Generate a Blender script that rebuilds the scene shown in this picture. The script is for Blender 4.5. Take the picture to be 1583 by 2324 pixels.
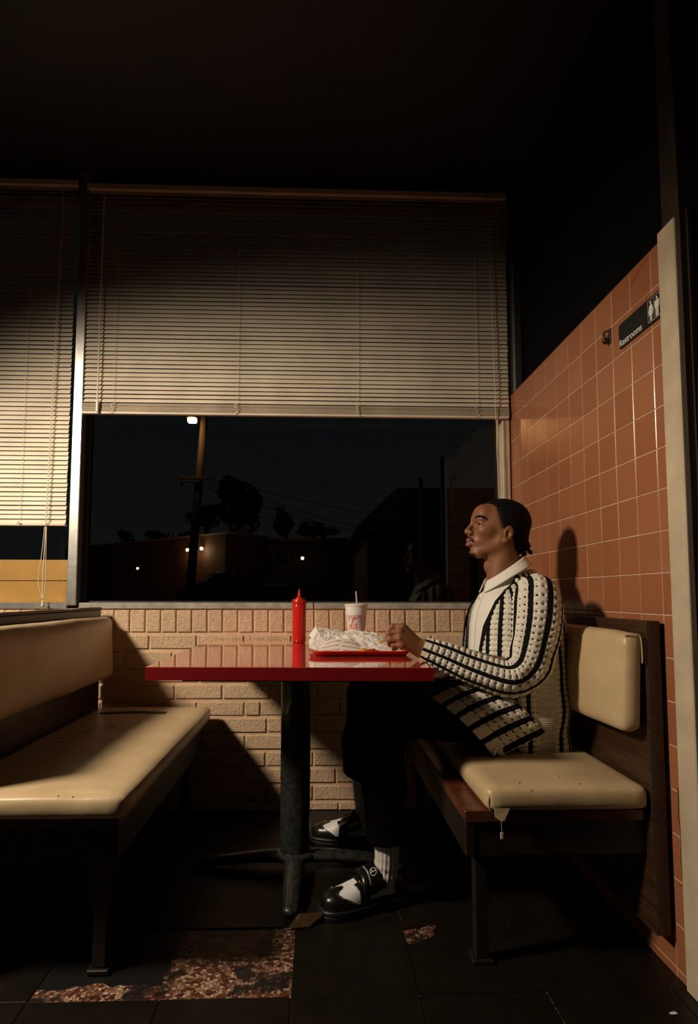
import bpy, math, random
import numpy as np
from mathutils import Vector, Matrix, noise

for o in list(bpy.data.objects): bpy.data.objects.remove(o)
scene = bpy.context.scene
COL = scene.collection
random.seed(7); rng = np.random.default_rng(7)

# ------------------------------------------------------------------ camera
W, H = 1583., 2324.
FPX, CX, CY = 1375., 769., 1246.
TAU, PSI, ROLL, CAMH = .0758, .0341, .0018, .95
cF = Vector((math.sin(PSI)*math.cos(TAU), math.cos(PSI)*math.cos(TAU), math.sin(TAU)))
cR0 = Vector((math.cos(PSI), -math.sin(PSI), 0)); cU0 = cR0.cross(cF)
cR = cR0*math.cos(ROLL) + cU0*math.sin(ROLL); cU = -cR0*math.sin(ROLL) + cU0*math.cos(ROLL)
cam = bpy.data.cameras.new('camera'); camo = bpy.data.objects.new('camera', cam); COL.objects.link(camo)
M3 = Matrix((cR, cU, -cF)).transposed()
camo.matrix_world = Matrix.Translation((0, 0, CAMH)) @ M3.to_4x4()
cam.sensor_fit = 'HORIZONTAL'; cam.sensor_width = 36.; cam.lens = 36.*FPX/W
cam.shift_x = (W/2-CX)/W; cam.shift_y = (CY-H/2)/W
cam.clip_start = .05; cam.clip_end = 400
scene.camera = camo

# ------------------------------------------------------------------ world, key light, exposure
w = bpy.data.worlds.new('night'); scene.world = w; w.use_nodes = True
wn = w.node_tree.nodes; wl = w.node_tree.links
wtc = wn.new('ShaderNodeTexCoord'); wsep = wn.new('ShaderNodeSeparateXYZ'); wramp = wn.new('ShaderNodeValToRGB')
wl.new(wtc.outputs['Generated'], wsep.inputs[0]); wl.new(wsep.outputs['Z'], wramp.inputs[0])
wramp.color_ramp.elements[0].position = 0.; wramp.color_ramp.elements[0].color = (.0054, .0056, .0054, 1)
wramp.color_ramp.elements[1].position = .45; wramp.color_ramp.elements[1].color = (.0022, .0034, .0034, 1)
wl.new(wramp.outputs[0], wn['Background'].inputs[0]); wn['Background'].inputs[1].default_value = 1.

def aim(o, target):
    d = Vector(target)-o.location
    o.rotation_euler = d.to_track_quat('-Z', 'Y').to_euler()
key = bpy.data.lights.new('key_lamp', 'SPOT'); keyo = bpy.data.objects.new('key_lamp', key); COL.objects.link(keyo)
keyo.location = (-1.98, 1.02, 2.22); key.energy = 275; key.color = (1., .83, .62)
key.shadow_soft_size = .17; key.spot_size = math.radians(114); key.spot_blend = .55
KEY_AIM = (-.55, 2.05, .08); aim(keyo, KEY_AIM)

vs = scene.view_settings
scene.display_settings.display_device = 'sRGB'
vs.view_transform = 'Standard'; vs.look = 'None'; vs.exposure = 0.; vs.gamma = 1.; vs.use_curve_mapping = False

# ------------------------------------------------------------------ helpers
def wloc(o):
    p = Vector((0, 0, 0))
    while o is not None:
        p += o.location; o = o.parent
    return p
def newmesh(name, V, faces):
    me = bpy.data.meshes.new(name)
    V = np.asarray(V, dtype=np.float32).reshape(-1, 3)
    if isinstance(faces, np.ndarray):
        n, k = faces.shape
        me.vertices.add(len(V)); me.vertices.foreach_set('co', V.ravel())
        me.loops.add(n*k); me.loops.foreach_set('vertex_index', faces.astype(np.int32).ravel())
        me.polygons.add(n); me.polygons.foreach_set('loop_start', np.arange(0, n*k, k, dtype=np.int32))
        me.update(calc_edges=True); me.validate()
    else:
        me.from_pydata(V.tolist(), [], [list(f) for f in faces]); me.update()
    return me
def obj(name, V, faces, mat, parent=None, smooth=False, loc=None, angle=None):
    """one mesh object; V in world space, stored relative to loc (top level) or its parent"""
    V = np.asarray(V, dtype=np.float64).reshape(-1, 3)
    base = wloc(parent) if parent is not None else Vector((0, 0, 0))
    l = Vector(loc) if loc is not None else Vector(base)
    me = newmesh(name, V-np.array(l), faces)
    if mat: me.materials.append(mat)
    if smooth: me.polygons.foreach_set('use_smooth', np.ones(len(me.polygons), dtype=bool))
    o = bpy.data.objects.new(name, me); COL.objects.link(o)
    if parent is not None: o.parent = parent
    o.location = l-base
    if smooth and angle:
        try: me.set_sharp_from_angle(angle=math.radians(angle))
        except Exception: pass
    return o
def empty(name, loc):
    o = bpy.data.objects.new(name, None); COL.objects.link(o); o.location = loc; o.empty_display_size = .05
    return o
def tag(o, label, cat, group=None):
    o['label'] = label; o['category'] = cat
    if group: o['group'] = group
    return o
def struct(o): o['kind'] = 'structure'; return o
def thing(name, loc, label, cat, group=None): return tag(empty(name, loc), label, cat, group)

class MB:
    """collects polygons for one mesh"""
    def __init__(s): s.v = []; s.f = []
    def add(s, V, F):
        n = len(s.v); s.v += [tuple(p) for p in V]; s.f += [tuple(i+n for i in f) for f in F]; return s
    def box(s, x0, x1, y0, y1, z0, z1):
        return s.add([(x0,y0,z0),(x1,y0,z0),(x1,y1,z0),(x0,y1,z0),(x0,y0,z1),(x1,y0,z1),(x1,y1,z1),(x0,y1,z1)],
                     [(3,2,1,0),(4,5,6,7),(0,1,5,4),(1,2,6,5),(2,3,7,6),(3,0,4,7)])
    def cbox(s, x0, x1, y0, y1, z0, z1, c=.002):
        """box with chamfered edges"""
        P = []; F = []
        xs = (x0, x1); ys = (y0, y1); zs = (z0, z1); idx = {}
        for i in (0, 1):
            for j in (0, 1):
                for k in (0, 1):
                    sx = c if i == 0 else -c; sy = c if j == 0 else -c; sz = c if k == 0 else -c
                    for a, p in enumerate(((xs[i], ys[j]+sy, zs[k]+sz), (xs[i]+sx, ys[j], zs[k]+sz), (xs[i]+sx, ys[j]+sy, zs[k]))):
                        idx[(i,j,k,a)] = len(P); P.append(p)
        for i in (0, 1):
            q = [idx[(i,j,k,0)] for j, k in ((0,0),(1,0),(1,1),(0,1))]; F.append(q if i else q[::-1])
            q = [idx[(j,i,k,1)] for j, k in ((0,0),(1,0),(1,1),(0,1))]; F.append(q[::-1] if i else q)
            q = [idx[(j,k,i,2)] for j, k in ((0,0),(1,0),(1,1),(0,1))]; F.append(q if i else q[::-1])
        for i in (0, 1):
            for j in (0, 1):
                fl = (i+j) % 2
                q = [idx[(i,j,0,0)], idx[(i,j,1,0)], idx[(i,j,1,1)], idx[(i,j,0,1)]]; F.append(q if fl == 1 else q[::-1])
                q = [idx[(i,0,j,0)], idx[(i,1,j,0)], idx[(i,1,j,2)], idx[(i,0,j,2)]]; F.append(q if fl == 0 else q[::-1])
                q = [idx[(0,i,j,1)], idx[(1,i,j,1)], idx[(1,i,j,2)], idx[(0,i,j,2)]]; F.append(q if fl == 1 else q[::-1])
        for i in (0, 1):
            for j in (0, 1):
                for k in (0, 1):
                    q = [idx[(i,j,k,a)] for a in range(3)]; F.append(q if (i+j+k) % 2 else q[::-1])
        return s.add(P, F)
    def tube(s, path, r, n=10, cap=True):
        V, F = tube(path, r, n, cap); return s.add(V, F)
    def lathe(s, prof, c=(0, 0, 0), n=32):
        V, F = lathe(prof, c, n); return s.add(V, F)
    def build(s, name, mat, parent=None, smooth=False, loc=None, angle=None):
        return obj(name, s.v, s.f, mat, parent, smooth, loc, angle)

def catmull(P, n):
    P = np.asarray(P, float); m = len(P)
    t = np.linspace(0, m-1, n); i = np.clip(t.astype(int), 0, m-2); u = (t-i)[:, None] if P.ndim > 1 else t-i
    p0 = P[np.clip(i-1, 0, m-1)]; p1 = P[i]; p2 = P[i+1]; p3 = P[np.clip(i+2, 0, m-1)]
    return .5*((2*p1)+(-p0+p2)*u+(2*p0-5*p1+4*p2-p3)*u**2+(-p0+3*p1-3*p2+p3)*u**3)
def gridfaces(n, m, closed=True):
    i = np.arange(n-1)[:, None]; j = np.arange(m if closed else m-1)[None, :]
    a = i*m+j; b = i*m+(j+1) % m; c = (i+1)*m+(j+1) % m; d = (i+1)*m+j
    return np.stack([a, b, c, d], -1).reshape(-1, 4)
def frames(path, ref=None):
    path = np.asarray(path, float); T = np.gradient(path, axis=0); T /= np.linalg.norm(T, axis=1)[:, None]+1e-12
    N = np.zeros_like(T)
    v = np.array(ref if ref is not None else ((0, 0, 1) if abs(T[0][2]) < .9 else (1, 0, 0)), float)
    for k in range(len(T)):
        if ref is not None: v = np.array(ref, float)
        v = v-T[k]*(v@T[k]); v /= np.linalg.norm(v)+1e-12; N[k] = v
    return T, N, np.cross(T, N)
def tube(path, r, n=10, cap=True, ref=None):
    path = np.asarray(path, float); T, N, B = frames(path, ref)
    r = np.broadcast_to(np.asarray(r, float), (len(path),))
    a = np.linspace(0, 2*math.pi, n, endpoint=False)
    V = path[:, None]+r[:, None, None]*(np.cos(a)[None, :, None]*N[:, None]+np.sin(a)[None, :, None]*B[:, None])
    F = gridfaces(len(path), n).tolist(); V = V.reshape(-1, 3)
    if cap:
        F.append(list(range(n))[::-1]); F.append([(len(path)-1)*n+i for i in range(n)])
    return V, F
def lathe(prof, c=(0, 0, 0), n=32):
    prof = np.asarray(prof, float); a = np.linspace(0, 2*math.pi, n, endpoint=False)
    V = np.stack([c[0]+prof[:, 0][:, None]*np.cos(a), c[1]+prof[:, 0][:, None]*np.sin(a), c[2]+np.repeat(prof[:, 1][:, None], n, 1)], -1).reshape(-1, 3)
    F = gridfaces(len(prof), n).tolist()
    F.append(list(range(n))[::-1]); F.append([(len(prof)-1)*n+i for i in range(n)])
    return V, F
def roundbox(cx, cy, cz, sx, sy, sz, r, n=(20, 30, 8), deform=None):
    """closed rounded box; grid per side, welded"""
    pts = {}; V = []; F = []
    def vid(i, j, k):
        if (i, j, k) not in pts:
            pts[(i, j, k)] = len(V)
            p = np.array([(i/n[0]*2-1)*sx/2, (j/n[1]*2-1)*sy/2, (k/n[2]*2-1)*sz/2]); hh = np.array([sx/2-r, sy/2-r, sz/2-r])
            q = np.clip(p, -hh, hh); d = p-q; L = np.linalg.norm(d)
            if L > 1e-9: p = q+d/L*r
            V.append(p)
        return pts[(i, j, k)]
    for a in range(3):
        b, c = (a+1) % 3, (a+2) % 3
        for s in (0, n[a]):
            for i in range(n[b]):
                for j in range(n[c]):
                    q = []
                    for di, dj in ((0,0),(1,0),(1,1),(0,1)):
                        t = [0, 0, 0]; t[a] = s; t[b] = i+di; t[c] = j+dj; q.append(vid(*t))
                    F.append(q if s else q[::-1])
    V = np.array(V)
    if deform is not None: V = deform(V)
    return V+np.array([cx, cy, cz]), F
def nz(p, s=1., o=0.): return noise.noise(Vector((p[0]*s+o, p[1]*s+o*1.7, p[2]*s-o)))

def bez(P, n=12): return catmull(P, n)

# ------------------------------------------------------------------ materials (all procedural)
def base_mat(name):
    m = bpy.data.materials.new(name); m.use_nodes = True
    nt = m.node_tree; return m, nt, nt.nodes['Principled BSDF']
def link(nt, a, b): nt.links.new(a, b)
def coords(nt, world=True, scale=(1, 1, 1)):
    if world: s = nt.nodes.new('ShaderNodeNewGeometry').outputs['Position']
    else: s = nt.nodes.new('ShaderNodeTexCoord').outputs['Object']
    if tuple(scale) != (1, 1, 1):
        mp = nt.nodes.new('ShaderNodeMapping'); mp.inputs['Scale'].default_value = scale; link(nt, s, mp.inputs[0]); s = mp.outputs[0]
    return s
def noise_tex(nt, vec, scale, detail=3., rough=.5, dist=0.):
    n = nt.nodes.new('ShaderNodeTexNoise'); n.inputs['Scale'].default_value = scale; n.inputs['Detail'].default_value = detail
    n.inputs['Roughness'].default_value = rough; n.inputs['Distortion'].default_value = dist; link(nt, vec, n.inputs['Vector']); return n.outputs[0]
def ramp(nt, fac, stops):
    r = nt.nodes.new('ShaderNodeValToRGB'); e = r.color_ramp.elements
    while len(e) < len(stops): e.new(.5)
    for k, (p, c) in enumerate(stops):
        e[k].position = p; e[k].color = (*c, 1) if len(c) == 3 else c
    link(nt, fac, r.inputs[0]); return r.outputs[0]
def mixc(nt, fac, a, b):
    m = nt.nodes.new('ShaderNodeMix'); m.data_type = 'RGBA'
    for s, v in ((m.inputs[0], fac), (m.inputs[6], a), (m.inputs[7], b)):
        if hasattr(v, 'is_linked'): link(nt, v, s)
        else: s.default_value = v if isinstance(v, float) else (*v, 1)
    return m.outputs[2]
def mathn(nt, op, a, b=None, c=None, clamp=False):
    m = nt.nodes.new('ShaderNodeMath'); m.operation = op; m.use_clamp = clamp
    for s, v in zip(m.inputs, (a, b, c)):
        if v is None: continue
        if hasattr(v, 'is_linked'): link(nt, v, s)
        else: s.default_value = v
    return m.outputs[0]
def bump(nt, bs, h, strength=.3, dist=.002):
    b = nt.nodes.new('ShaderNodeBump'); b.inputs['Strength'].default_value = strength; b.inputs['Distance'].default_value = dist
    link(nt, h, b.inputs['Height']); link(nt, b.outputs[0], bs.inputs['Normal']); return b
def simple(name, color, rough=.5, metal=0., var=.0, vscale=20., bscale=0., bstr=.2, bdist=.001, spec=.5, world=True, coat=0.):
    m, nt, bs = base_mat(name)
    bs.inputs['Roughness'].default_value = rough; bs.inputs['Metallic'].default_value = metal
    bs.inputs['Specular IOR Level'].default_value = spec; bs.inputs['Coat Weight'].default_value = coat
    bs.inputs['Base Color'].default_value = (*color, 1)
    v = coords(nt, world)
    n1 = noise_tex(nt, v, vscale, 4.)
    if var > 0:
        lo = tuple(c*(1-var) for c in color); hi = tuple(min(1, c*(1+var)) for c in color)
        link(nt, ramp(nt, n1, [(.3, lo), (.7, hi)]), bs.inputs['Base Color'])
    if bscale > 0: bump(nt, bs, noise_tex(nt, v, bscale, 4.), bstr, bdist)
    return m
def wood(name, dark, light, axis='y', rough=.35, scale=1.):
    m, nt, bs = base_mat(name)
    sc = {'y': (9, .8, 9), 'x': (.8, 9, 9), 'z': (9, 9, .8)}[axis]
    v = coords(nt, True, tuple(s*scale for s in sc))
    n = noise_tex(nt, v, 6., 6., .62, .8); link(nt, ramp(nt, n, [(.3, dark), (.68, light)]), bs.inputs['Base Color'])
    bs.inputs['Roughness'].default_value = rough; bump(nt, bs, n, .12, .001); return m
def emis(name, color, strength):
    m, nt, bs = base_mat(name); bs.inputs['Base Color'].default_value = (*color, 1)
    bs.inputs['Emission Color'].default_value = (*color, 1); bs.inputs['Emission Strength'].default_value = strength; return m

def mat_brick():
    m, nt, bs = base_mat('painted_brick')
    v = coords(nt, True)
    n = noise_tex(nt, v, 9., 4.); c = ramp(nt, n, [(.25, (.64, .445, .285)), (.75, (.76, .545, .36))])
    link(nt, c, bs.inputs['Base Color']); bs.inputs['Roughness'].default_value = .52
    # wire-cut face: fine vertical ribs broken by lumps of thick paint
    v2 = coords(nt, True, (1, 1, .12)); rib = noise_tex(nt, v2, 330., 1.5)
    lump = noise_tex(nt, v, 120., 4., .6); pit = noise_tex(nt, v, 45., 5., .65)
    hsum = mathn(nt, 'ADD', mathn(nt, 'MULTIPLY', rib, .55), mathn(nt, 'ADD', mathn(nt, 'MULTIPLY', lump, .5), mathn(nt, 'MULTIPLY', pit, .6)))
    bump(nt, bs, hsum, 1., .0075); return m
def mat_soldier():
    m, nt, bs = base_mat('painted_rowlock')
    v = coords(nt, True)
    n = noise_tex(nt, v, 9., 4.); c = ramp(nt, n, [(.25, (.64, .445, .285)), (.75, (.76, .545, .36))])
    link(nt, c, bs.inputs['Base Color']); bs.inputs['Roughness'].default_value = .52
    v2 = coords(nt, True, (.12, 1, 1)); rib = noise_tex(nt, v2, 330., 1.5)
    lump = noise_tex(nt, v, 120., 4., .6); pit = noise_tex(nt, v, 45., 5., .65)
    hsum = mathn(nt, 'ADD', mathn(nt, 'MULTIPLY', rib, .55), mathn(nt, 'ADD', mathn(nt, 'MULTIPLY', lump, .5), mathn(nt, 'MULTIPLY', pit, .6)))
    bump(nt, bs, hsum, 1., .0075); return m
def mat_mortar():
    return simple('painted_mortar', (.69, .485, .315), .6, var=.12, vscale=12, bscale=60., bstr=.7, bdist=.003)
def mat_tile():
    m, nt, bs = base_mat('glazed_tile')
    oi = nt.nodes.new('ShaderNodeObjectInfo'); v = coords(nt, True)
    c = ramp(nt, oi.outputs['Random'], [(0., (.30, .105, .046)), (.5, (.335, .125, .056)), (1., (.36, .14, .066))])
    n = noise_tex(nt, v, 25., 3.); c = mixc(nt, mathn(nt, 'MULTIPLY', n, .25), c, (.42, .19, .10))
    link(nt, c, bs.inputs['Base Color']); bs.inputs['Roughness'].default_value = .24; bs.inputs['Specular IOR Level'].default_value = .35
    bs.inputs['Coat Weight'].default_value = .12; bs.inputs['Coat Roughness'].default_value = .05
    bump(nt, bs, noise_tex(nt, v, 14., 2.), .12, .002); return m
def mat_terrazzo():
    m, nt, bs = base_mat('terrazzo')
    v = coords(nt, True); vo = nt.nodes.new('ShaderNodeTexVoronoi'); vo.inputs['Scale'].default_value = 105.; link(nt, v, vo.inputs['Vector'])
    vo2 = nt.nodes.new('ShaderNodeTexVoronoi'); vo2.feature = 'DISTANCE_TO_EDGE'; vo2.inputs['Scale'].default_value = 105.; link(nt, v, vo2.inputs['Vector'])
    sep = nt.nodes.new('ShaderNodeSeparateColor'); link(nt, vo.outputs['Color'], sep.inputs[0])
    chip = ramp(nt, sep.outputs[0], [(0., (.03, .010, .006)), (.25, (.11, .035, .018)), (.5, (.24, .11, .06)), (.72, (.38, .24, .16)), (1., (.52, .40, .29))])
    edge = ramp(nt, vo2.outputs['Distance'], [(.03, (0, 0, 0)), (.09, (1, 1, 1))])
    c = mixc(nt, edge, (.07, .02, .012), chip)
    mast = noise_tex(nt, v, 8.5, 5., .62); mfac = ramp(nt, mast, [(.52, (0, 0, 0)), (.60, (1, 1, 1))])
    # black tile glue left over most of the left cell
    sx = nt.nodes.new('ShaderNodeSeparateXYZ'); link(nt, v, sx.inputs[0])
    wob = mathn(nt, 'MULTIPLY', mathn(nt, 'SUBTRACT', noise_tex(nt, v, 12., 4.), .5), .10)
    a = mathn(nt, 'LESS_THAN', mathn(nt, 'ADD', sx.outputs['X'], wob), -.375)
    b = mathn(nt, 'GREATER_THAN', mathn(nt, 'ADD', sx.outputs['Y'], wob), 1.575)
    left = mathn(nt, 'MULTIPLY', a, b)
    tot = mathn(nt, 'MAXIMUM', mathn(nt, 'MULTIPLY', mfac, .92), left)
    c = mixc(nt, tot, c, (.006, .006, .006))
    link(nt, c, bs.inputs['Base Color']); bs.inputs['Roughness'].default_value = .45
    bump(nt, bs, mathn(nt, 'MAXIMUM', tot, 0.), .4, .002); return m
def mat_vinyl():
    m, nt, bs = base_mat('tan_vinyl')
    v = coords(nt, True); n = noise_tex(nt, v, 7., 6., .6); f = noise_tex(nt, v, 60., 4., .7)
    c = ramp(nt, n, [(.25, (.52, .375, .205)), (.75, (.65, .495, .305))])
    c = mixc(nt, ramp(nt, f, [(.60, (0, 0, 0)), (.8, (.4, .4, .4))]), c, (.30, .18, .08))
    link(nt, c, bs.inputs['Base Color']); bs.inputs['Roughness'].default_value = .36
    hsum = mathn(nt, 'ADD', mathn(nt, 'MULTIPLY', noise_tex(nt, v, 18., 4.), .7), mathn(nt, 'MULTIPLY', noise_tex(nt, v, 700., 2.), .06))
    bump(nt, bs, hsum, .35, .004); return m
def mat_table_top():
    m, nt, bs = base_mat('red_laminate')
    v = coords(nt, True); n = noise_tex(nt, v, 5., 4.)
    link(nt, ramp(nt, n, [(.3, (.52, .055, .045)), (.7, (.60, .075, .06))]), bs.inputs['Base Color'])
    bs.inputs['Roughness'].default_value = .10; bs.inputs['IOR'].default_value = 1.6
    bs.inputs['Coat Weight'].default_value = 1.; bs.inputs['Coat Roughness'].default_value = .05; bs.inputs['Coat IOR'].default_value = 1.6
    bump(nt, bs, noise_tex(nt, v, 240., 2.), .02, .001); return m
def mat_table_edge():
    m, nt, bs = base_mat('dark_red_edge')
    v = coords(nt, True); n = noise_tex(nt, v, 24., 6., .7)
    f = ramp(nt, n, [(.63, (0, 0, 0)), (.67, (1, 1, 1))])
    link(nt, mixc(nt, f, (.20, .003, .006), (.012, .010, .008)), bs.inputs['Base Color'])
    bs.inputs['Roughness'].default_value = .4; return m
def mat_floor_tile():
    m, nt, bs = base_mat('dark_floor_tile')
    v = coords(nt, True); n = noise_tex(nt, v, 11., 6., .65); sp = noise_tex(nt, v, 160., 2.)
    c = ramp(nt, n, [(.3, (.006, .0042, .003)), (.7, (.012, .0085, .0055))])
    c = mixc(nt, ramp(nt, sp, [(.72, (0, 0, 0)), (.78, (.6, .6, .6))]), c, (.10, .075, .05))
    link(nt, c, bs.inputs['Base Color']); bs.inputs['Roughness'].default_value = .42; bs.inputs['Specular IOR Level'].default_value = .25
    bump(nt, bs, n, .25, .002); return m
def mat_glass(name='window_glass', tint=(.92, .97, .97)):
    m = bpy.data.materials.new(name); m.use_nodes = True; nt = m.node_tree; nt.nodes.clear()
    out = nt.nodes.new('ShaderNodeOutputMaterial'); mix = nt.nodes.new('ShaderNodeMixShader')
    tr = nt.nodes.new('ShaderNodeBsdfTransparent'); tr.inputs[0].default_value = (*tint, 1)
    gl = nt.nodes.new('ShaderNodeBsdfGlossy'); gl.inputs['Roughness'].default_value = .01
    fr = nt.nodes.new('ShaderNodeFresnel'); fr.inputs[0].default_value = 1.45
    link(nt, fr.outputs[0], mix.inputs[0]); link(nt, tr.outputs[0], mix.inputs[1]); link(nt, gl.outputs[0], mix.inputs[2])
    link(nt, mix.outputs[0], out.inputs[0]); return m

MT = dict(
    brick=mat_brick(), soldier=mat_soldier(), mortar=mat_mortar(), tile=mat_tile(), terrazzo=mat_terrazzo(), vinyl=mat_vinyl(),
    ttop=mat_table_top(), tedge=mat_table_edge(), ftile=mat_floor_tile(), glass=mat_glass(),
    grout=simple('grout', (.60, .43, .30), .7, var=.15),
    creamtile=simple('cream_tile', (.62, .40, .27), .2, var=.08),
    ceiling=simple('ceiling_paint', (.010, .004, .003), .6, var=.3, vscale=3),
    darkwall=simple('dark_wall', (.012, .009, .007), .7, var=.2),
    alu=simple('aluminium', (.62, .62, .60), .32, .85, var=.12, vscale=30, bscale=90, bstr=.08),
    aludark=simple('dark_aluminium', (.05, .05, .048), .45, .3),
    sill=simple('grey_sill', (.42, .39, .34), .45, .2, var=.25, vscale=22, bscale=50, bstr=.3),
    cream=simple('cream_paint', (.56, .46, .33), .5, var=.14, vscale=9, bscale=40, bstr=.2),
    brown=simple('dark_brown_paint', (.030, .018, .011), .5, var=.25, vscale=14, bscale=40, bstr=.2),
    slat=simple('blind_slat', (.74, .65, .52), .45, var=.10, vscale=7),
    cord=simple('cord', (.70, .60, .44), .8),
    woodY=wood('dark_walnut_y', (.020, .009, .005), (.060, .027, .013), 'y'),
    woodX=wood('dark_walnut_x', (.020, .009, .005), (.060, .027, .013), 'x'),
    woodred=wood('red_brown_wood', (.045, .013, .006), (.15, .045, .018), 'x', .28),
    void=simple('matt_black_panel', (.004, .004, .004), .8, spec=.05),
    woodbase=wood('shade_dark_wood', (.006, .003, .002), (.016, .008, .004), 'y', .5),  # near-black bench base wood, the shade under the seats put into its colour
    blackmetal=simple('black_metal', (.022, .024, .022), .38, .0, var=.5, vscale=60, bscale=160, bstr=.25, coat=.3),
    black=simple('black', (.004, .004, .004), .5),
    white=simple('white', (.72, .70, .66), .6),
    ochre=simple('ochre_board', (.50, .25, .055), .5, var=.10, vscale=8),
    red_plastic=simple('red_plastic', (.62, .018, .014), .22, var=.05, coat=.3),
    tray_red=simple('tray_red', (.70, .035, .018), .28, bscale=300, bstr=.1),
    foam=simple('foam_cup', (.82, .78, .74), .45),
    inkred=simple('red_ink', (.62, .05, .025), .5),
    paper=simple('white_paper', (.80, .74, .68), .55),
    fry=simple('fried_potato', (.72, .42, .12), .5, var=.3, vscale=90, bscale=200, bstr=.3),
    ketchup=simple('ketchup', (.35, .01, .006), .15),
)
def at(px, py, axis, val):
    """world point on the plane axis=val seen at a photograph pixel"""
    d = cF + cR*((px-CX)/FPX) - cU*((py-CY)/FPX); c = Vector((0, 0, CAMH)); i = 'xyz'.index(axis)
    return c + d*((val-c[i])/d[i])

# ================================================================== the room
YW = 2.77          # face of the back wall
XT = .90           # face of the tiled wall
ZC = 2.93          # ceiling
# ---- floor: terrazzo slab under loose dark tiles
fl = struct(MB().box(-3., 2.3, -2.4, 2.95, -.12, -.0035).build('floor', MT['terrazzo']))
FX0, FY0, FT = -.0620, 1.516, .307
FTY = .303
tile_mesh = None
def floor_tile(ix, iy):
    global tile_mesh
    g = .0012
    x0 = FX0+ix*FT; y0 = FY0+iy*FTY
    if tile_mesh is None:
        b = MB().cbox(g, FT-g, g, FTY-g, -.0034, .0, .0009)
        o = b.build('floor_tile', MT['ftile']); tile_mesh = o.data
    else:
        o = bpy.data.objects.new('floor_tile', tile_mesh); COL.objects.link(o)
    o.parent = fl; o.location = (x0, y0, random.uniform(-.0004, .0004)); o.rotation_euler = (random.uniform(-.001, .001), random.uniform(-.001, .001), 0)
missing = {(-1, 0), (-2, 0)}
for ix in range(-6, 5):
    for iy in range(-5, 5):
        if (ix, iy) in missing or (ix, iy) == (1, 0): continue
        floor_tile(ix, iy)
# tile with a broken corner showing terrazzo
x0, y0 = FX0+FT, FY0; g = .0012
P = [(x0+g, y0+g), (x0+FT-g, y0+g), (x0+FT-g, y0+FTY-g), (x0+.10, y0+FTY-g), (x0+.092, y0+.283), (x0+.083, y0+.272), (x0+.088, y0+.255), (x0+.066, y0+.232), (x0+.044, y0+.228), (x0+.030, y0+.212), (x0+g, y0+.208)]
V = [(x, y, -.0034) for x, y in P]+[(x, y, 0) for x, y in P]; n = len(P)
obj('broken_floor_tile', V, [tuple(range(n))[::-1], tuple(range(n, 2*n))]+[(i, (i+1) % n, n+(i+1) % n, n+i) for i in range(n)], MT['ftile'], fl)
# leftover corner piece of the broken tile
P = [(x0+g, y0+.285), (x0+.05, y0+.292), (x0+.07, y0+FTY-g), (x0+g, y0+FTY-g)]
V = [(x, y, -.0034) for x, y in P]+[(x, y, 0) for x, y in P]; n = 4
obj('broken_floor_tile', V, [tuple(range(n))[::-1], tuple(range(n, 2*n))]+[(i, (i+1) % n, n+(i+1) % n, n+i) for i in range(n)], MT['ftile'], fl)

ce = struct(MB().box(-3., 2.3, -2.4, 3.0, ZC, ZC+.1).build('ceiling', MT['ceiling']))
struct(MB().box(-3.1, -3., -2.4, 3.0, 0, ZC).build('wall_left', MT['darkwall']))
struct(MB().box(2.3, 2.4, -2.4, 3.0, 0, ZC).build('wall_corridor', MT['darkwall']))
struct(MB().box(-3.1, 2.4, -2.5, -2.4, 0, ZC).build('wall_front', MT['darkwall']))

# ---- back wall of painted brick
wb = struct(MB().box(-3., XT+.12, YW-.0015, YW+.16, 0, .886).box(XT-.035, 2.3, YW+.01, YW+.16, .886, ZC).box(-3., XT, YW+.02, YW+.16, 2.875, ZC).build('wall_back', MT['mortar']))
def chbrick(w, hgt, name, mat):
    """brick with a softly rounded, slightly uneven face; origin lower left"""
    c = .0035; d = .012; r = random.Random(hash((round(w, 3), name)) % 1000)
    j = lambda s=.0008: r.uniform(-s, s)
    V = []
    for lev, (ins, y) in enumerate(((-.002, .010), (0, -.0055), (c, -.0085))):
        for x, z in ((ins, ins), (w-ins, ins), (w-ins, hgt-ins), (ins, hgt-ins)):
            V.append((x+j(), y+j(.0005), z+j()))
    F = []
    for l in (0, 1):
        for k in range(4): F.append((l*4+k, l*4+(k+1) % 4, l*4+4+(k+1) % 4, l*4+4+k))
    F.append((8, 9, 10, 11))
    me = newmesh(name, V, F); me.materials.append(mat); me.polygons.foreach_set('use_smooth', [False]*len(F)); return me
BL, BH, BP, BM = .2015, .0585, .2115, .0737
bms = [chbrick(BL, BH, 'brick', MT['brick']) for _ in range(1)]
bvar = []
for k in range(5):
    random.seed(50+k); c = chbrick(BL+k*1e-6, BH, 'brick', MT['brick'])
    bvar.append(c)
def put_brick(me, x, z, sx=1., name='brick'):
    o = bpy.data.objects.new(name, me); COL.objects.link(o); o.parent = wb
    o.location = (x, YW+random.uniform(-.0012, .0015), z); o.scale = (sx, 1, 1); return o
random.seed(11)
XL, XR = -1.75, XT-.004
for r in range(11):
    zt = .768-r*BM; zb = zt-BH
    off = (-.753 if r % 2 == 0 else -.858)+random.uniform(-.012, .012)
    k0 = math.floor((XL-off)/BP)
    x = off+k0*BP
    sh = 1.
    if zb < 0:
        sh = max(0., (zt-.002)/BH); zb = .002
        if sh < .25: continue
    while x < XR:
        a = x+.005; b = min(x+.005+BL, XR)
        if r == 4 and abs(x-(off+2*BP)) < 1e-6:      # a half brick let in here
            m = a+.062; o = put_brick(random.choice(bvar), a, zb, (m-a-.004)/BL); o2 = put_brick(random.choice(bvar), m+.006, zb, (b-m-.006)/BL)
        elif b-a > .02:
            o = put_brick(random.choice(bvar), a, zb, (b-a)/BL)
            o.scale[2] = sh; o.rotation_euler[1] = random.uniform(-.004, .004)
        x += BP
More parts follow.
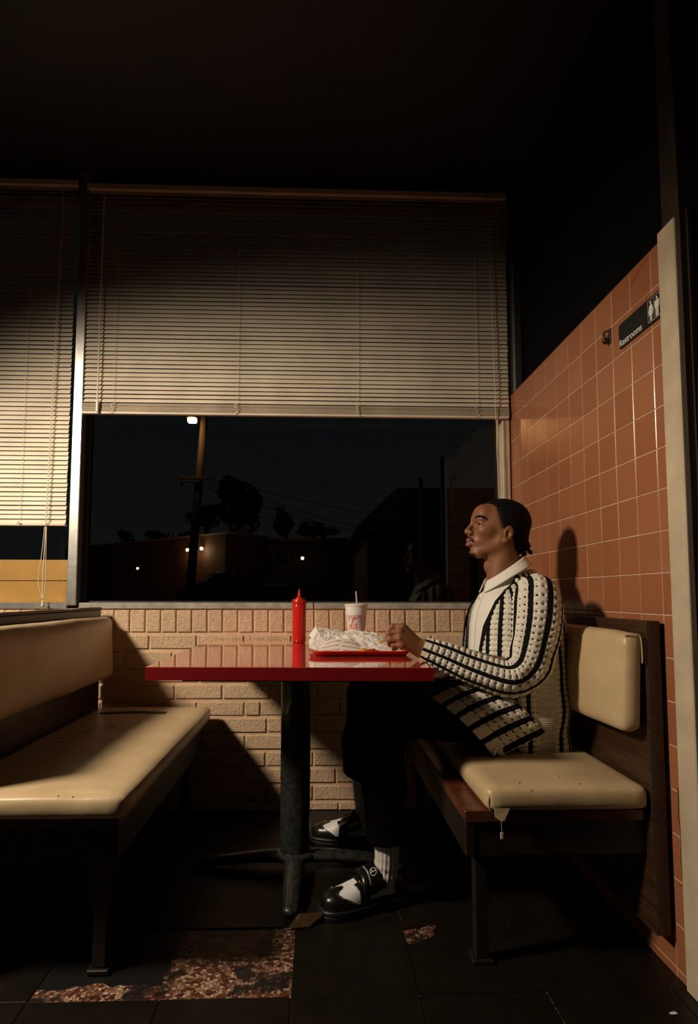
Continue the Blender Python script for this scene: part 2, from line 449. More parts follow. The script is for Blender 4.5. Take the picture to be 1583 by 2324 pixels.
sold = [chbrick(.0600+k*1e-6, .098, 'rowlock_brick', MT['soldier']) for k in range(4)]
x = -.980-.0689*11
while x < XR-.02:
    wv = min(.0600, XR-(x+.0045)); put_brick(random.choice(sold), x+.0045, .783+random.uniform(-.001, .001), wv/.06, 'rowlock_brick'); x += .0689
# the part of the wall beyond the left booth that the photograph does not reach
b = MB()
for r in range(11):
    zt = .768-r*BM
    xx = -3.+(r % 2)*.105
    while xx < XL-.32:
        b.box(xx+.005, xx+.2065, YW-.008, YW+.01, max(.002, zt-BH), zt); xx += BP
o = b.build('brick_courses', MT['brick'], wb); o['kind'] = 'stuff'
# ---- sill
sl = struct(MB().cbox(-1.075, -.022, YW-.012, YW+.10, .886, .914, .003).cbox(-.018, XT-.004, YW-.012, YW+.10, .886, .914, .003).build('trim_1', MT['sill']))
struct(MB().cbox(-2.9, -1.122, YW-.012, YW+.10, .886, .914, .003).build('trim_2', MT['alu']))

# ---- windows
def window(name, x0, x1):
    e = empty(name, (x0, YW+.04, .914)); e['kind'] = 'structure'
    obj('pane', [(x0+.01, YW+.052, .914), (x1-.01, YW+.052, .914), (x1-.01, YW+.052, 2.875), (x0+.01, YW+.052, 2.875)], [(0, 1, 2, 3)], MT['glass'], e)
    return e
w1 = window('window_1', -1.076, .858); w2 = window('window_2', -2.9, -1.119)
# mullion between the two windows, right jamb, dark glazing beads
mu = MB().cbox(-1.119, -1.076, YW-.030, YW+.09, .902, 2.93, .003).build('mullion', MT['alu'], w1)
for z in (1.02, 1.22, 1.43, 1.80, 2.08):
    MB().lathe([(0, 0), (.0028, 0), (.0028, .0012), (0, .0016)], (0, 0, 0), 8).build('screw', MT['black'], mu, loc=None)
for c, z in zip(mu.children, (1.02, 1.22, 1.43, 1.80, 2.08)):
    c.location = Vector((-1.097, YW-.0305, z))-wloc(mu); c.rotation_euler = (math.pi/2, 0, 0)
MB().cbox(.858, .893, YW-.010, YW+.09, .914, 2.875, .003).build('jamb', MT['cream'], w1)
MB().box(.850, .858, YW+.030, YW+.06, .914, 2.875).build('glazing_bead', MT['alu'], w1)
MB().box(-1.076, -1.060, YW+.02, YW+.075, .914, 2.875).box(-1.06, .85, YW+.04, YW+.07, .914, .921).build('glazing_bead', MT['aludark'], w1)
MB().box(-2.9, 1.0, YW-.005, YW+.09, 2.875, ZC).build('window_head', MT['aludark'], w1)

# ---- venetian blinds
def blind(x0, x1, z_top, z_last, z_bot, nslat, label, group, ladders, tilt=62., yc=YW-.018, stack=11):
    e = thing('window_blind', ((x0+x1)/2, yc, z_top), label, 'blind', group)
    MB().cbox(x0-.004, x1+.004, yc-.016, yc+.012, z_top-.030, z_top, .003).build('headrail', MT['slat'], e)
    w_, n = .0246, 6
    prof = []
    for k in range(n+1):
        t = (k/n-.5)*w_; prof.append((t, .0022*(1-(2*k/n-1)**2)))
    def slat_mesh(tl):
        ca, sa = math.cos(math.radians(tl)), math.sin(math.radians(tl)); V = []
        L = x1-x0
        for sgn, xx in ((0, 0.), (1, L)):
            for lay in (0, .0004):
                for t, hh in prof:
                    hh = hh+lay; V.append((xx, -t*ca-hh*sa, -t*sa+hh*ca))
        m = n+1; F = []
        for k in range(n):
            F.append((k, k+1, 2*m+k+1, 2*m+k)); F.append((m+k+1, m+k, 3*m+k, 3*m+k+1))
        me = newmesh('slat', V, F); me.materials.append(MT['slat']); me.polygons.foreach_set('use_smooth', np.ones(len(F), bool)); return me
    ms = [slat_mesh(tilt-3), slat_mesh(tilt), slat_mesh(tilt+3)]
    zt = z_top-.040
    for k in range(nslat):
        z = zt+(z_last-zt)*k/(nslat-1)
        o = bpy.data.objects.new('slat', random.choice(ms)); COL.objects.link(o); o.parent = e
        o.location = Vector((x0+random.uniform(-.0015, .0015), yc+random.uniform(-.0006, .0006), z))-e.location
        o.rotation_euler = (random.uniform(-.03, .03), random.uniform(-.0006, .0006), 0)
    mst = slat_mesh(24.)
    if stack:
        for k in range(stack):
            z = z_bot+.013+(z_last-.016-z_bot-.013)*(1-k/(stack-1))
            o = bpy.data.objects.new('slat', mst); COL.objects.link(o); o.parent = e
            o.location = Vector((x0+random.uniform(-.002, .002), yc+random.uniform(-.0015, .0015), z))-e.location
    MB().cbox(x0, x1, yc-.013, yc+.013, z_bot, z_bot+.011, .003).build('bottom_rail', MT['slat'], e)
    for lx in ladders:
        b = MB(); zz = np.linspace(z_top-.03, z_last, nslat*2)
        path = np.stack([lx+.0012*np.sin(np.arange(len(zz))*1.4), np.full(len(zz), yc-.0135), zz], -1)
        b.tube(path, .00085, 5); b.tube(path*[1, 1, 1]+[.0, .027, 0], .00085, 5)
        # slack loops of ladder string gathered at the stack
        p = []; r = random.Random(int(lx*1000))
        for k in range(26):
            p.append((lx+r.uniform(-.012, .012), yc-.015-r.uniform(0, .006), z_last-.006-(z_last-z_bot-.004)*k/25))
        if stack: b.tube(catmull(p, 110), .0010, 5)
        b.build('ladder_cord', MT['cord'], e, True)
    return e
b1 = blind(-1.086, .886, 2.873, 1.838, 1.772, 50, 'wide beige venetian blind half raised over the large window above the table', 'venetian blinds',
           (-.938, -.376, .178, .735))
# tilt wand beside the first ladder and lift cord at the right of the wide blind
MB().tube([(-1.005, YW-.042, 2.80), (-1.006, YW-.042, 1.83)], .0032, 6).cbox(-1.011, -1.000, YW-.047, YW-.037, 1.775, 1.83, .002).build('tilt_wand', MT['slat'], b1)
z = np.linspace(2.84, 1.30, 60); MB().tube(np.stack([.800+.028*np.linspace(0, 1, 60)+.001*np.sin(z*30), np.full(60, YW-.040), z], -1), .0016, 6).tube([(.828, YW-.040, 1.30), (.829, YW-.040, .98)], .0014, 6).build('lift_cord', MT['cord'], b1)
b2 = blind(-2.55, -1.136, 2.888, 1.279, 1.257, 77, 'narrow beige venetian blind lowered nearly to the ochre panel in the left window', 'venetian blinds',
           (-1.335, -2.0), stack=3)
# lift cords with loop and tassel of the left blind
b = MB(); zc = np.linspace(2.85, 1.25, 80)
b.tube(np.stack([-1.195-.022*np.linspace(0, 1, 80), np.full(80, YW-.040), zc], -1), .0015, 6)
b.tube(np.stack([-1.190-.022*np.linspace(0, 1, 80), np.full(80, YW-.041), zc], -1), .0015, 6)
b.tube(bez([(-1.220, YW-.04, 1.25), (-1.228, YW-.042, 1.12), (-1.238, YW-.043, 1.02), (-1.226, YW-.043, .955), (-1.214, YW-.042, .925)], 30), .0017, 6)
b.tube(bez([(-1.214, YW-.04, 1.25), (-1.217, YW-.042, 1.10), (-1.218, YW-.043, 1.00), (-1.2155, YW-.043, .93)], 24), .0024, 6)
b.tube(bez([(-1.212, YW-.04, 1.25), (-1.208, YW-.042, 1.10), (-1.206, YW-.043, .99), (-1.2135, YW-.043, .93)], 24), .0017, 6)
b.build('lift_cord', MT['cord'], b2, True)
MB().lathe([(.001, .926), (.004, .922), (.005, .910), (.0075, .900), (.006, .896), (.001, .896)], (-1.2145, YW-.043, 0), 12).build('cord_tassel', MT['cord'], b2, True)

# ---- ochre boards standing outside against the left window
e = thing('ochre_panel', (-1.9, YW+.12, .90), 'ochre board panel with one horizontal joint outside the left window', 'panel')
MB().cbox(-2.9, -1.085, YW+.105, YW+.125, .90, 1.012, .002).build('board', MT['ochre'], e)
MB().cbox(-2.9, -1.085, YW+.105, YW+.125, 1.0145, 1.112, .002).build('board', MT['ochre'], e)

# ---- tiled half wall on the right, cream casing, matt black panel above
YE = 1.507      # where the casing starts
wr = struct(MB().box(XT+.0013, XT+.10, 1.435, YW+.01, 0, 1.885).build('wall_right', MT['grout']))
TS = .1098
tmesh = {}
def wall_tile(y0, y1, z0, z1, mat, name='wall_tile'):
    k = (round(y1-y0, 3), round(z1-z0, 3), mat.name)
    if k not in tmesh:
        a, c = y1-y0, z1-z0; cc = .0014
        V = [(.008, 0, 0), (.008, a, 0), (.008, a, c), (.008, 0, c), (.0010, 0, 0), (.0010, a, 0), (.0010, a, c), (.0010, 0, c), (0, cc, cc), (0, a-cc, cc), (0, a-cc, c-cc), (0, cc, c-cc)]
        F = []
        for l in (0, 1):
            for q in range(4): F.append((l*4+(q+1) % 4, l*4+q, l*4+4+q, l*4+4+(q+1) % 4))
        F.append((11, 10, 9, 8))
        me = newmesh('wall_tile', V, F); me.materials.append(mat); tmesh[k] = me
    o = bpy.data.objects.new(name, tmesh[k]); COL.objects.link(o); o.parent = wr
    o.location = (XT+random.uniform(-.0003, .0003), y0, z0); o.rotation_euler = (0, random.uniform(-.003, .003), random.uniform(-.003, .003))
g = .0014
for j in range(17):
    z0 = .0215+j*TS
    for i in range(-1, 11):
        y1 = 2.6590-i*TS; y0 = y1-TS
        y0c = max(y0, YE-.004); y1c = min(y1, YW-.002)
        if y1c-y0c < .01: continue
        cream = (i == 9 and j in (3, 4, 5))
        wall_tile(y0c+g, y1c-g, z0+g, z0+TS-g, MT['creamtile'] if cream else MT['tile'])
for i in range(-1, 11):
    y1 = 2.6590-i*TS; y0c = max(y1-TS, YE-.004); y1c = min(y1, YW-.002)
    if y1c-y0c > .01: wall_tile(y0c+g, y1c-g, .0005, .0215-g, MT['tile'])
# bullnose edge along the top and hairline cracks
MB().tube([(XT+.010, YE-.004, 1.886), (XT+.010, YW-.002, 1.886)], .009, 10).build('bullnose_edge', MT['tile'], wr, True)
def crack(pts, r=.0009):
    p = [(XT-.0004, y+random.uniform(-.0012, .0012), z) for y, z in catmull(np.array(pts), 26)]
    MB().tube(p, np.linspace(r, r*.4, 26), 4).build('crack', MT['black'], wr)
crack([(1.66, 1.842), (1.63, 1.860), (1.595, 1.872), (1.565, 1.874)], .0008)
crack([(1.524, .47), (1.527, .40), (1.521, .36), (1.524, .30), (1.522, .24), (1.541, .235)], .001)
MB().cbox(XT-.010, XT+.006, 1.432, YE, .0, 1.905, .003).build('casing', MT['cream'], wr)
MB().box(XT-.004, XT+.13, 1.415, 1.4315, .0, 1.915).box(XT+.012, XT+.022, 1.409, 1.415, 0, 1.915).box(XT+.075, XT+.13, 1.407, 1.415, 0, 1.915).build('end_board', MT['brown'], wr)
struct(MB().cbox(XT-.002, XT+.075, 1.425, 1.497, 1.9052, ZC, .003).build('trim_3', MT['brown']))
w3 = empty('transom_panel', (XT+.05, 2.1, 1.90)); w3['kind'] = 'structure'
MB().box(XT+.050, XT+.058, 1.497, YW, 1.895, ZC).build('dark_panel', MT['void'], w3)  # opaque sheet standing in for the unlit opening, its darkness is in the colour
MB().cbox(XT+.004, XT+.050, YW-.052, YW-.004, 1.888, ZC, .008).build('corner_post', MT['aludark'], w3)
MB().cbox(XT+.03, XT+.07, 1.497, YW-.05, 1.885, 1.897, .002).build('glazing_bead', MT['aludark'], w3)

# ================================================================== restroom sign and broken fitting
def text_mesh(s, size, ext=0., font=None, spacing=1., shear=0., off=.012):
    cu = bpy.data.curves.new('txt', 'FONT'); cu.body = s; cu.size = size; cu.extrude = ext; cu.space_character = spacing; cu.shear = shear
    cu.resolution_u = 3; cu.align_x = 'CENTER'; cu.align_y = 'CENTER'; cu.offset = size*off
    o = bpy.data.objects.new('txt', cu); COL.objects.link(o); dg = bpy.context.evaluated_depsgraph_get()
    me = o.evaluated_get(dg).to_mesh(); V = np.array([v.co[:] for v in me.vertices]); F = [tuple(p.vertices) for p in me.polygons]
    o.to_mesh_clear() if False else None
    bpy.data.objects.remove(o); bpy.data.curves.remove(cu); return V, F
sg_y0, sg_y1, sg_z0, sg_z1 = 1.509, 1.733, 1.682, 1.757      # y1 is the far (left) end
sg = thing('restroom_sign', (XT-.003, 1.62, 1.72), 'black Restrooms sign with white man and woman figures on the tiled wall', 'sign')
def rrect(y0, y1, z0, z1, r, n=6):
    P = []
    for (cy, cz, a0) in ((y1-r, z1-r, 0), (y0+r, z1-r, 90), (y0+r, z0+r, 180), (y1-r, z0+r, 270)):
        for k in range(n+1):
            a = math.radians(a0+90*k/n); P.append((cy+r*math.cos(a), cz+r*math.sin(a)))
    return P
def plate(P, x0, x1):
    n = len(P); V = [(x0, y, z) for y, z in P]+[(x1, y, z) for y, z in P]
    F = [tuple(range(n)), tuple(range(n, 2*n))[::-1]]+[((i+1) % n, i, n+i, n+(i+1) % n) for i in range(n)]
    return V, F
V, F = plate(rrect(sg_y0, sg_y1, sg_z0, sg_z1, .008), XT-.0035, XT-.0002); obj('plate', V, F, MT['black'], sg)
V, F = text_mesh('Restrooms', .0285, .0003)
yc, zc = 1.667, 1.697
V3 = np.stack([np.full(len(V), XT-.0040)-V[:, 2], yc-V[:, 0], zc+V[:, 1]], -1); obj('lettering', V3, F, MT['white'], sg)
def ringline(P, wd, x):
    P = np.array(P); c = P.mean(0); n = len(P); d = P-c; d /= np.abs(d).max(0)
    V = [(x, *p) for p in P]+[(x, p[0]-wd*np.sign(dd[0])*min(1, abs(dd[0])*1.3), p[1]-wd*np.sign(dd[1])*min(1, abs(dd[1])*1.3)) for p, dd in zip(P, d)]
    return V, [(i, (i+1) % n, n+(i+1) % n, n+i) for i in range(n)]
fy0, fy1, fz0, fz1 = 1.5125, 1.573, 1.689, 1.752
b = MB(); b.add(*ringline(rrect(fy0, fy1, fz0, fz1, .006), .0011, XT-.0038)); ym = (fy0+fy1)/2
b.add(*plate([(ym-.0005, fz0+.003), (ym+.0005, fz0+.003), (ym+.0005, fz1-.003), (ym-.0005, fz1-.003)], XT-.004, XT-.0037)); b.build('pictogram_frame', MT['white'], sg)
def figure(cy, woman):
    b = MB(); zt = fz1-.010
    a = np.linspace(0, 2*math.pi, 18, endpoint=False); b.add(*plate([(cy+.0043*math.cos(t), zt+.0043*math.sin(t)) for t in a], XT-.0041, XT-.0037))
    if woman:
        P = [(-.005, -.0055), (-.0075, -.008), (-.0125, -.026), (-.0105, -.027), (-.0062, -.014), (-.0105, -.034), (-.0052, -.034), (-.0052, -.050), (-.001, -.050), (-.001, -.034)]
    else:
        P = [(-.0085, -.0055), (-.0105, -.008), (-.0105, -.026), (-.0080, -.026), (-.0072, -.011), (-.0068, -.050), (-.001, -.050), (-.001, -.027)]
    pts = [(cy+x, zt+z) for x, z in P]+[(cy-x, zt+z) for x, z in P[::-1]]
    b.add(*plate(pts, XT-.0041, XT-.0037)); b.build('pictogram', MT['white'], sg)
figure(fy1-.0155, True); figure(fy0+.0155, False)
MB().lathe([(0, 0), (.0012, 0), (.0012, .0008), (0, .001)], (0, 0, 0), 8).build('screw', MT['white'], sg)
sg.children[-1].location = Vector((XT-.0036, 1.5125, 1.7535))-sg.location; sg.children[-1].rotation_euler = (0, -math.pi/2, 0)
# small dark metal wall hook with a ball end, left of the sign
hk = thing('wall_hook', (XT, 1.795, 1.745), 'small dark metal hook with ball end left of the sign', 'hook')
MB().cbox(XT-.004, XT, 1.786, 1.794, 1.728, 1.775, .001).build('back_plate', MT['blackmetal'], hk)
MB().tube(bez([(XT-.003, 1.790, 1.768), (XT-.012, 1.797, 1.767), (XT-.018, 1.802, 1.760), (XT-.012, 1.800, 1.753)], 14), .0032, 8).build('upper_prong', MT['blackmetal'], hk, True)
V, F = lathe([(.0005+.0105*math.sin(a), -.0105*math.cos(a)) for a in np.linspace(.02, math.pi-.02, 12)], (XT-.012, 1.797, 1.738), 16); obj('ball', V, F, simple('hook_brass', (.06, .035, .02), .3, .6), hk, True)

# ================================================================== booths
def cushion_def(bulge, sag, seed, sx, sy, sz, wr=.004):
    def f(V):
        out = V.copy()
        for k in range(len(V)):
            p = V[k]; u, v, t = p[0]/(sx/2), p[1]/(sy/2), p[2]/(sz/2)
            bl = (1-u*u)*(1-v*v)
            out[k, 2] += bulge*bl*(1 if t > 0 else 0)
            n_ = nz(p, 9., seed)*wr+nz(p, 30., seed+3)*wr*.35
            e = max(abs(u), abs(v)); side = 1. if e > .93 else .35
            out[k, 0] += n_*side*np.sign(u)*(.6 if abs(u) > .8 else 0); out[k, 1] += n_*side*np.sign(v)*(.6 if abs(v) > .9 else 0); out[k, 2] += n_*side*.6
            # side walls belly out a little
            if abs(u) > .85: out[k, 0] += np.sign(u)*.006*(1-t*t)*(1-v**6)
            if abs(v) > .93: out[k, 1] += np.sign(v)*.004*(1-t*t)*(1-u**6)
        return out
    return f
def booth(name, sgn, x_front, x_back, y0, y1, label):
    """sgn +1: bench on the right facing left; x_front front edge of the seat, x_back outside of the back panel"""
    e = thing(name, ((x_front+x_back)/2, (y0+y1)/2, 0), label, 'booth bench', 'diner booth benches')
    L = y1-y0; s = sgn
    def bx(xa, xb, *r, c=.002): return (min(xa, xb), max(xa, xb), *r, c)
    pan = x_back-s*.038
    bk = MB().cbox(*bx(pan, x_back, y0-.004, y1, .0 if sgn < 0 else .10, .884)).build('back_panel', MT['woodY'], e)  # left panel carried down to the floor to stop light leaking under it
    MB().cbox(*bx(pan-s*.004, x_back+s*.004, y0-.006, y1, .884, .894)).build('top_cap', MT['woodY'], bk) if sgn < 0 else None
    # seat cushion
    xs0, xs1 = x_front, pan-s*.004 if sgn > 0 else pan-s*.004
    cxm = (xs0+xs1)/2; wx = abs(xs1-xs0); zt, zb = .464, .402
    V, F = roundbox(cxm, (y0+y1)/2, (zt+zb)/2, wx, L, zt-zb, .020, (22, 52, 6), cushion_def(.014, 0, 3.1 if s > 0 else 8.4, wx, L, zt-zb))
    st = obj('seat_cushion', V, F, MT['vinyl'], e, True)
    # back cushion, slightly reclined
    t = .056; hz = .256; zb2 = .596
    V, F = roundbox(0, 0, 0, hz, L-.01, t, .022, (14, 52, 5), cushion_def(.016, 0, 5.7 if s > 0 else 1.3, hz, L-.01, t, .003))
    rec = math.radians(5)
    V2 = np.zeros_like(V); a, c = V[:, 0], V[:, 2]
    V2[:, 2] = zb2+hz/2+a*math.cos(rec)-0*c; V2[:, 1] = (y0+y1)/2+V[:, 1]
    V2[:, 0] = pan-s*(.012+t/2)+s*(a+hz/2)*math.sin(rec)*.55-s*c
    F2 = F if s > 0 else [f[::-1] for f in F]
    bc = obj('back_cushion', V2, [f[::-1] for f in F2], MT['vinyl'], e, True)
    # seat board, front apron and legs
    xa = x_front-s*(.052 if sgn > 0 else -.030)
    MB().cbox(*bx(xa, pan-s*.002, y0+(.02 if sgn > 0 else .05), y1, .372, .401)).build('seat_board', MT['woodred'], e)
    MB().cbox(*bx(xa+s*.003, xa+s*.025, y0+.026 if sgn > 0 else y0+.056, y1, .285, .3715)).build('front_apron', MT['woodbase'], e)
    MB().cbox(*bx(xa+s*.026, pan-s*.003, y0+.030 if sgn > 0 else y0+.06, y0+.052 if sgn > 0 else y0+.082, .285, .3715)).build('side_apron', MT['woodbase'], e)
    for yy in (y0+.07 if sgn > 0 else y0+.09, y1-.12):
        MB().cbox(*bx(xa+s*.035, xa+s*.070, yy, yy+.035, .012, .285, c=.003)).cbox(*bx(xa+s*.026, xa+s*.08, yy-.01, yy+.045, .0, .012, c=.002)).build('leg', MT['woodbase'], e)
    return e, st, bc
bR, seatR, backR = booth('booth_bench', 1, .428, .888, 1.56, 2.70, 'tan vinyl booth bench with dark wood back where the person sits')
bLf, seatL, backL = booth('booth_bench', -1, -.466, -.992, 1.53, 2.715, 'empty tan vinyl booth bench left of the red table')
# folded corner, torn vinyl flap with a thread, and a strip of tape
b = MB()
b.tube(bez([(.441, 1.573, .458), (.4335, 1.5655, .436), (.435, 1.567, .414), (.440, 1.571, .402)], 14), [.0028]*7+[.0018]*7, 8)
b.build('corner_fold', MT['vinyl'], seatR, True)
P = [(.446, .416), (.486, .414), (.480, .400), (.476, .394), (.472, .384), (.464, .381), (.456, .386), (.448, .392)]
V = [(x, 1.560+.001*math.sin(x*90), z) for x, z in P]+[(x, 1.5625+.001*math.sin(x*90), z) for x, z in P]; n = len(P)
obj('torn_flap', V, [tuple(range(n)), tuple(range(n, 2*n))[::-1]]+[((i+1) % n, i, n+i, n+(i+1) % n) for i in range(n)], MT['vinyl'], seatR)
MB().tube([(.463, 1.560, .382), (.4635, 1.557, .356)], .0005, 4).build('thread', MT['cord'], seatR)
MB().cbox(.459, .4675, 1.555, 1.559, .339, .356, .0015).build('dangling_scrap', MT['cream'], seatR)
b = MB(); b.tube(bez([(.800, 1.572, .846), (.822, 1.560, .850), (.835, 1.556, .842), (.838, 1.556, .80), (.838, 1.557, .775)], 20), .0022, 8); b.build('welt', MT['vinyl'], backR, True)
# pale nail sticking up from the seat board
MB().tube([(.404, 1.60, .401), (.404, 1.60, .419)], .0012, 6).build('nail', MT['alu'], bR)
# tape patch on the left seat
tp = [(-.875, 2.545), (-.76, 2.560), (-.615, 2.540), (-.62, 2.510), (-.86, 2.522), (-.885, 2.535)]
tl = []
for x, y in tp:
    # rest on the cushion surface
    hit, loc, nrm, fi = seatL.ray_cast(Vector((x, y, 2.))-wloc(seatL), Vector((0, 0, -1)))
    tl.append((x, y, (loc.z+wloc(seatL).z if hit else .48)+.0045))
V = tl+[(x, y, z-.006) for x, y, z in tl]; n = len(tl)
obj('tape_patch', V, [tuple(range(n))[::-1], tuple(range(n, 2*n))]+[(i, (i+1) % n, n+(i+1) % n, n+i) for i in range(n)], MT['black'], seatL)

# short slits and pin holes worn into the two seats
def on_seat(seat, px, py):
    p = at(px, py, 'z', .475); hit, loc, nrm, fi = seat.ray_cast(Vector((p.x, p.y, 2.))-wloc(seat), Vector((0, 0, -1)))
    return np.array((p.x, p.y, (loc.z+wloc(seat).z) if hit else .478))
for px, py, w_ in ((195, 1662, 13), (256, 1651, 9), (134, 1683, 10)):
    MB().tube([on_seat(seatL, px-w_, py+1), on_seat(seatL, px, py), on_seat(seatL, px+w_, py+1)], [.0006, .0018, .0006], 6).build('slit', MT['black'], seatL)
for seat, px, py in ((seatL, 133, 1793), (seatL, 166, 1793), (seatR, 1179, 1779), (seatR, 1267, 1756), (seatR, 1315, 1770)):
    p = on_seat(seat, px, py); MB().tube([p-[0, 0, .001], p+[0, 0, .0012]], .0018, 6).build('pin_hole', MT['black'], seat)
# ================================================================== table
tb = thing('diner_table', (-.077, 2.21, 0), 'red laminate diner table on a black pedestal between the booths', 'table')
TZ = .7525; tfl, tfr = 1.695, 1.665
def slab(name, x0l, x1r, z0, z1, mat, ins=0., parent=tb):
    P = [(x0l+ins, tfl+ins), (x1r-ins, tfr+ins), (x1r-ins+.006, YW-.014), (x0l+ins+.004, YW-.014)]
    V = [(x, y, z0) for x, y in P]+[(x, y, z1) for x, y in P]
    return obj(name, V, [(3, 2, 1, 0), (4, 5, 6, 7)]+[(i, (i+1) % 4, 4+(i+1) % 4, 4+i) for i in range(4)], mat, parent)
TXL, TXR = -.472, .316
slab('edge_band', TXL, TXR, TZ-.036, TZ-.0016, MT['tedge'])
slab('table_top', TXL-.0005, TXR+.0005, TZ-.0016, TZ, MT['ttop'])
slab('underside_board', TXL+.004, TXR-.004, TZ-.050, TZ-.036, MT['woodX'], .08)
PX, PY = -.078, 2.205
pole = MB().lathe([(.0525, .030), (.0525, .695), (.060, .696), (.060, .702)], (PX, PY, 0), 40).build('pole', MT['blackmetal'], tb, True, angle=40)
MB().lathe([(.062, .036), (.070, .040), (.070, .052), (.060, .060), (.0530, .060)], (PX, PY, 0), 36).build('collar', MT['blackmetal'], pole, True, angle=40)
for dx, dy in ((0, -1), (0, 1), (1, 0), (-1, 0)):
    pth = [(PX+dx*s_, PY+dy*s_, z_) for s_, z_ in ((.03, .038), (.10, .040), (.20, .034), (.30, .024), (.355, .016))]
    pth = catmull(np.array(pth), 20); T, N, B = frames(pth, (0, 0, 1))
    rr = np.linspace(.036, .024, 20); rr[-2:] = (.018, .006); a = np.linspace(0, 2*math.pi, 14, endpoint=False)
    V = pth[:, None]+rr[:, None, None]*(np.sin(a)[None, :, None]*B[:, None])+(rr*.62)[:, None, None]*np.cos(a)[None, :, None]*N[:, None]
    V[..., 2] = np.maximum(V[..., 2], .0008)
    V = V.reshape(-1, 3); F = gridfaces(20, 14).tolist()+[list(range(14))[::-1], [19*14+k for k in range(14)]]
    obj('foot', V, F, MT['blackmetal'], tb, True)

# ================================================================== things on the table
# --- squeeze bottle
kx, ky = at(678, 1458, 'z', TZ)[:2]
kb = thing('ketchup_bottle', (kx, ky, TZ+.0006), 'red plastic squeeze bottle with pointed nozzle on the table', 'bottle')
MB().lathe([(.004, .0006), (.0255, .0006), (.0275, .004), (.0285, .02), (.0292, .09), (.0290, .150), (.0275, .157), (.0262, .159)], (kx, ky, TZ), 40).build('body', MT['red_plastic'], kb, True)
cp = MB().lathe([(.0285, .1592), (.0295, .160), (.0295, .177), (.0275, .180), (.0150, .181), (.0140, .187), (.0105, .189)], (kx, ky, TZ), 40).build('cap', MT['red_plastic'], kb, True, angle=50)
MB().lathe([(.0105, .189), (.0085, .191), (.0052, .205), (.0032, .218), (.0026, .2225), (.0012, .223)], (kx, ky, TZ), 24).build('nozzle', MT['red_plastic'], cp, True)
b = MB(); 
for k in range(28):
    a = k/28*2*math.pi; b.tube([(kx+.0296*math.cos(a), ky+.0296*math.sin(a), TZ+.162), (kx+.0296*math.cos(a), ky+.0296*math.sin(a), TZ+.176)], .0006, 4)
b.build('cap_ribs', MT['red_plastic'], cp)
# --- foam cup
ccx, ccy = .152, 2.43
cu_ = thing('foam_cup', (ccx, ccy, TZ+.0006), 'white foam drink cup with red script lettering behind the tray', 'cup')
HC = .158
prof = [(.004, .0008), (.031, .0008), (.0325, .003), (.0350, .06), (.0405, .118), (.0420, .1195), (.0440, HC-.006), (.0462, HC-.004), (.0465, HC), (.0450, HC+.0015)]
def crad(z): return float(np.interp(z, [p[1] for p in prof[1:]], [p[0] for p in prof[1:]]))
MB().lathe([(r, z) for r, z in prof], (ccx, ccy, TZ), 56).build('cup_body', MT['foam'], cu_, True, angle=40)
MB().lathe([(.0448, HC+.0012), (.0455, HC+.0035), (.0430, HC+.0040), (.0405, HC+.0010), (.006, HC+.0010), (.001, HC+.0011)], (ccx, ccy, TZ), 56).build('lid', simple('lid_plastic', (.75, .72, .68), .25), cu_, True, angle=40)
view_a = math.atan2(0-ccy, 0-ccx)      # towards the viewer
def ribbon(pts, wds, n=40):
    """stroke in (arc metres right of centre, height) wrapped on the cup"""
    p = catmull(np.array(pts, float)+np.array([0, .036]), n); wv = np.interp(np.linspace(0, 1, n), np.linspace(0, 1, len(wds)), wds)
    t = np.gradient(p, axis=0); t /= np.linalg.norm(t, axis=1)[:, None]+1e-9; nn = np.stack([-t[:, 1], t[:, 0]], -1)
    out = []
    for sgn in (-1, 1):
        q = p+sgn*nn*wv[:, None]/2
        r = np.array([crad(max(0.004, min(HC-.002, z))) for z in q[:, 1]])+.00025
        a = view_a+q[:, 0]/r; q = q+0
        out.append(np.stack([ccx+r*np.cos(a), ccy+r*np.sin(a), TZ+q[:, 1]], -1))
    V = np.stack(out, 1).reshape(-1, 3); F = [(2*i, 2*i+2, 2*i+3, 2*i+1) for i in range(n-1)]
    return V, F
mm = .001
b = MB()
# swash over the word, then o, l, a in a slanted script, part of the C at the left edge
b.add(*ribbon([(-33*mm, 60*mm), (-31*mm, 72*mm), (-26*mm, 77*mm), (-20*mm, 74*mm), (-13*mm, 68*mm), (-4*mm, 68*mm), (6*mm, 73*mm), (12*mm, 78*mm)], [1.2*mm, 3*mm, 3.2*mm, 2.2*mm, 2.6*mm, 3.4*mm, 2*mm, .5*mm], 60))
b.add(*ribbon([(-31*mm, 40*mm), (-33*mm, 30*mm), (-29*mm, 27*mm), (-25*mm, 33*mm), (-24*mm, 42*mm), (-27*mm, 46*mm), (-31*mm, 41*mm)], [2*mm, 3*mm, 2*mm, 3*mm, 3*mm, 1.5*mm, 2*mm], 50))
b.add(*ribbon([(-24*mm, 44*mm), (-21*mm, 43*mm), (-15*mm, 54*mm), (-6*mm, 70*mm), (-4*mm, 77*mm), (-8*mm, 77*mm), (-13*mm, 66*mm), (-18*mm, 46*mm), (-19*mm, 31*mm), (-15*mm, 28*mm), (-11*mm, 33*mm)], [.8*mm, 1*mm, 1.2*mm, 1.8*mm, 2*mm, 2*mm, 3.4*mm, 4*mm, 3.2*mm, 1.4*mm, .8*mm], 80))
b.add(*ribbon([(-1*mm, 47*mm), (-5*mm, 49*mm), (-10*mm, 41*mm), (-11*mm, 31*mm), (-7*mm, 28*mm), (-2*mm, 36*mm), (1*mm, 46*mm)], [2*mm, 1.5*mm, 3*mm, 3*mm, 1.2*mm, 1*mm, 1.2*mm], 50))
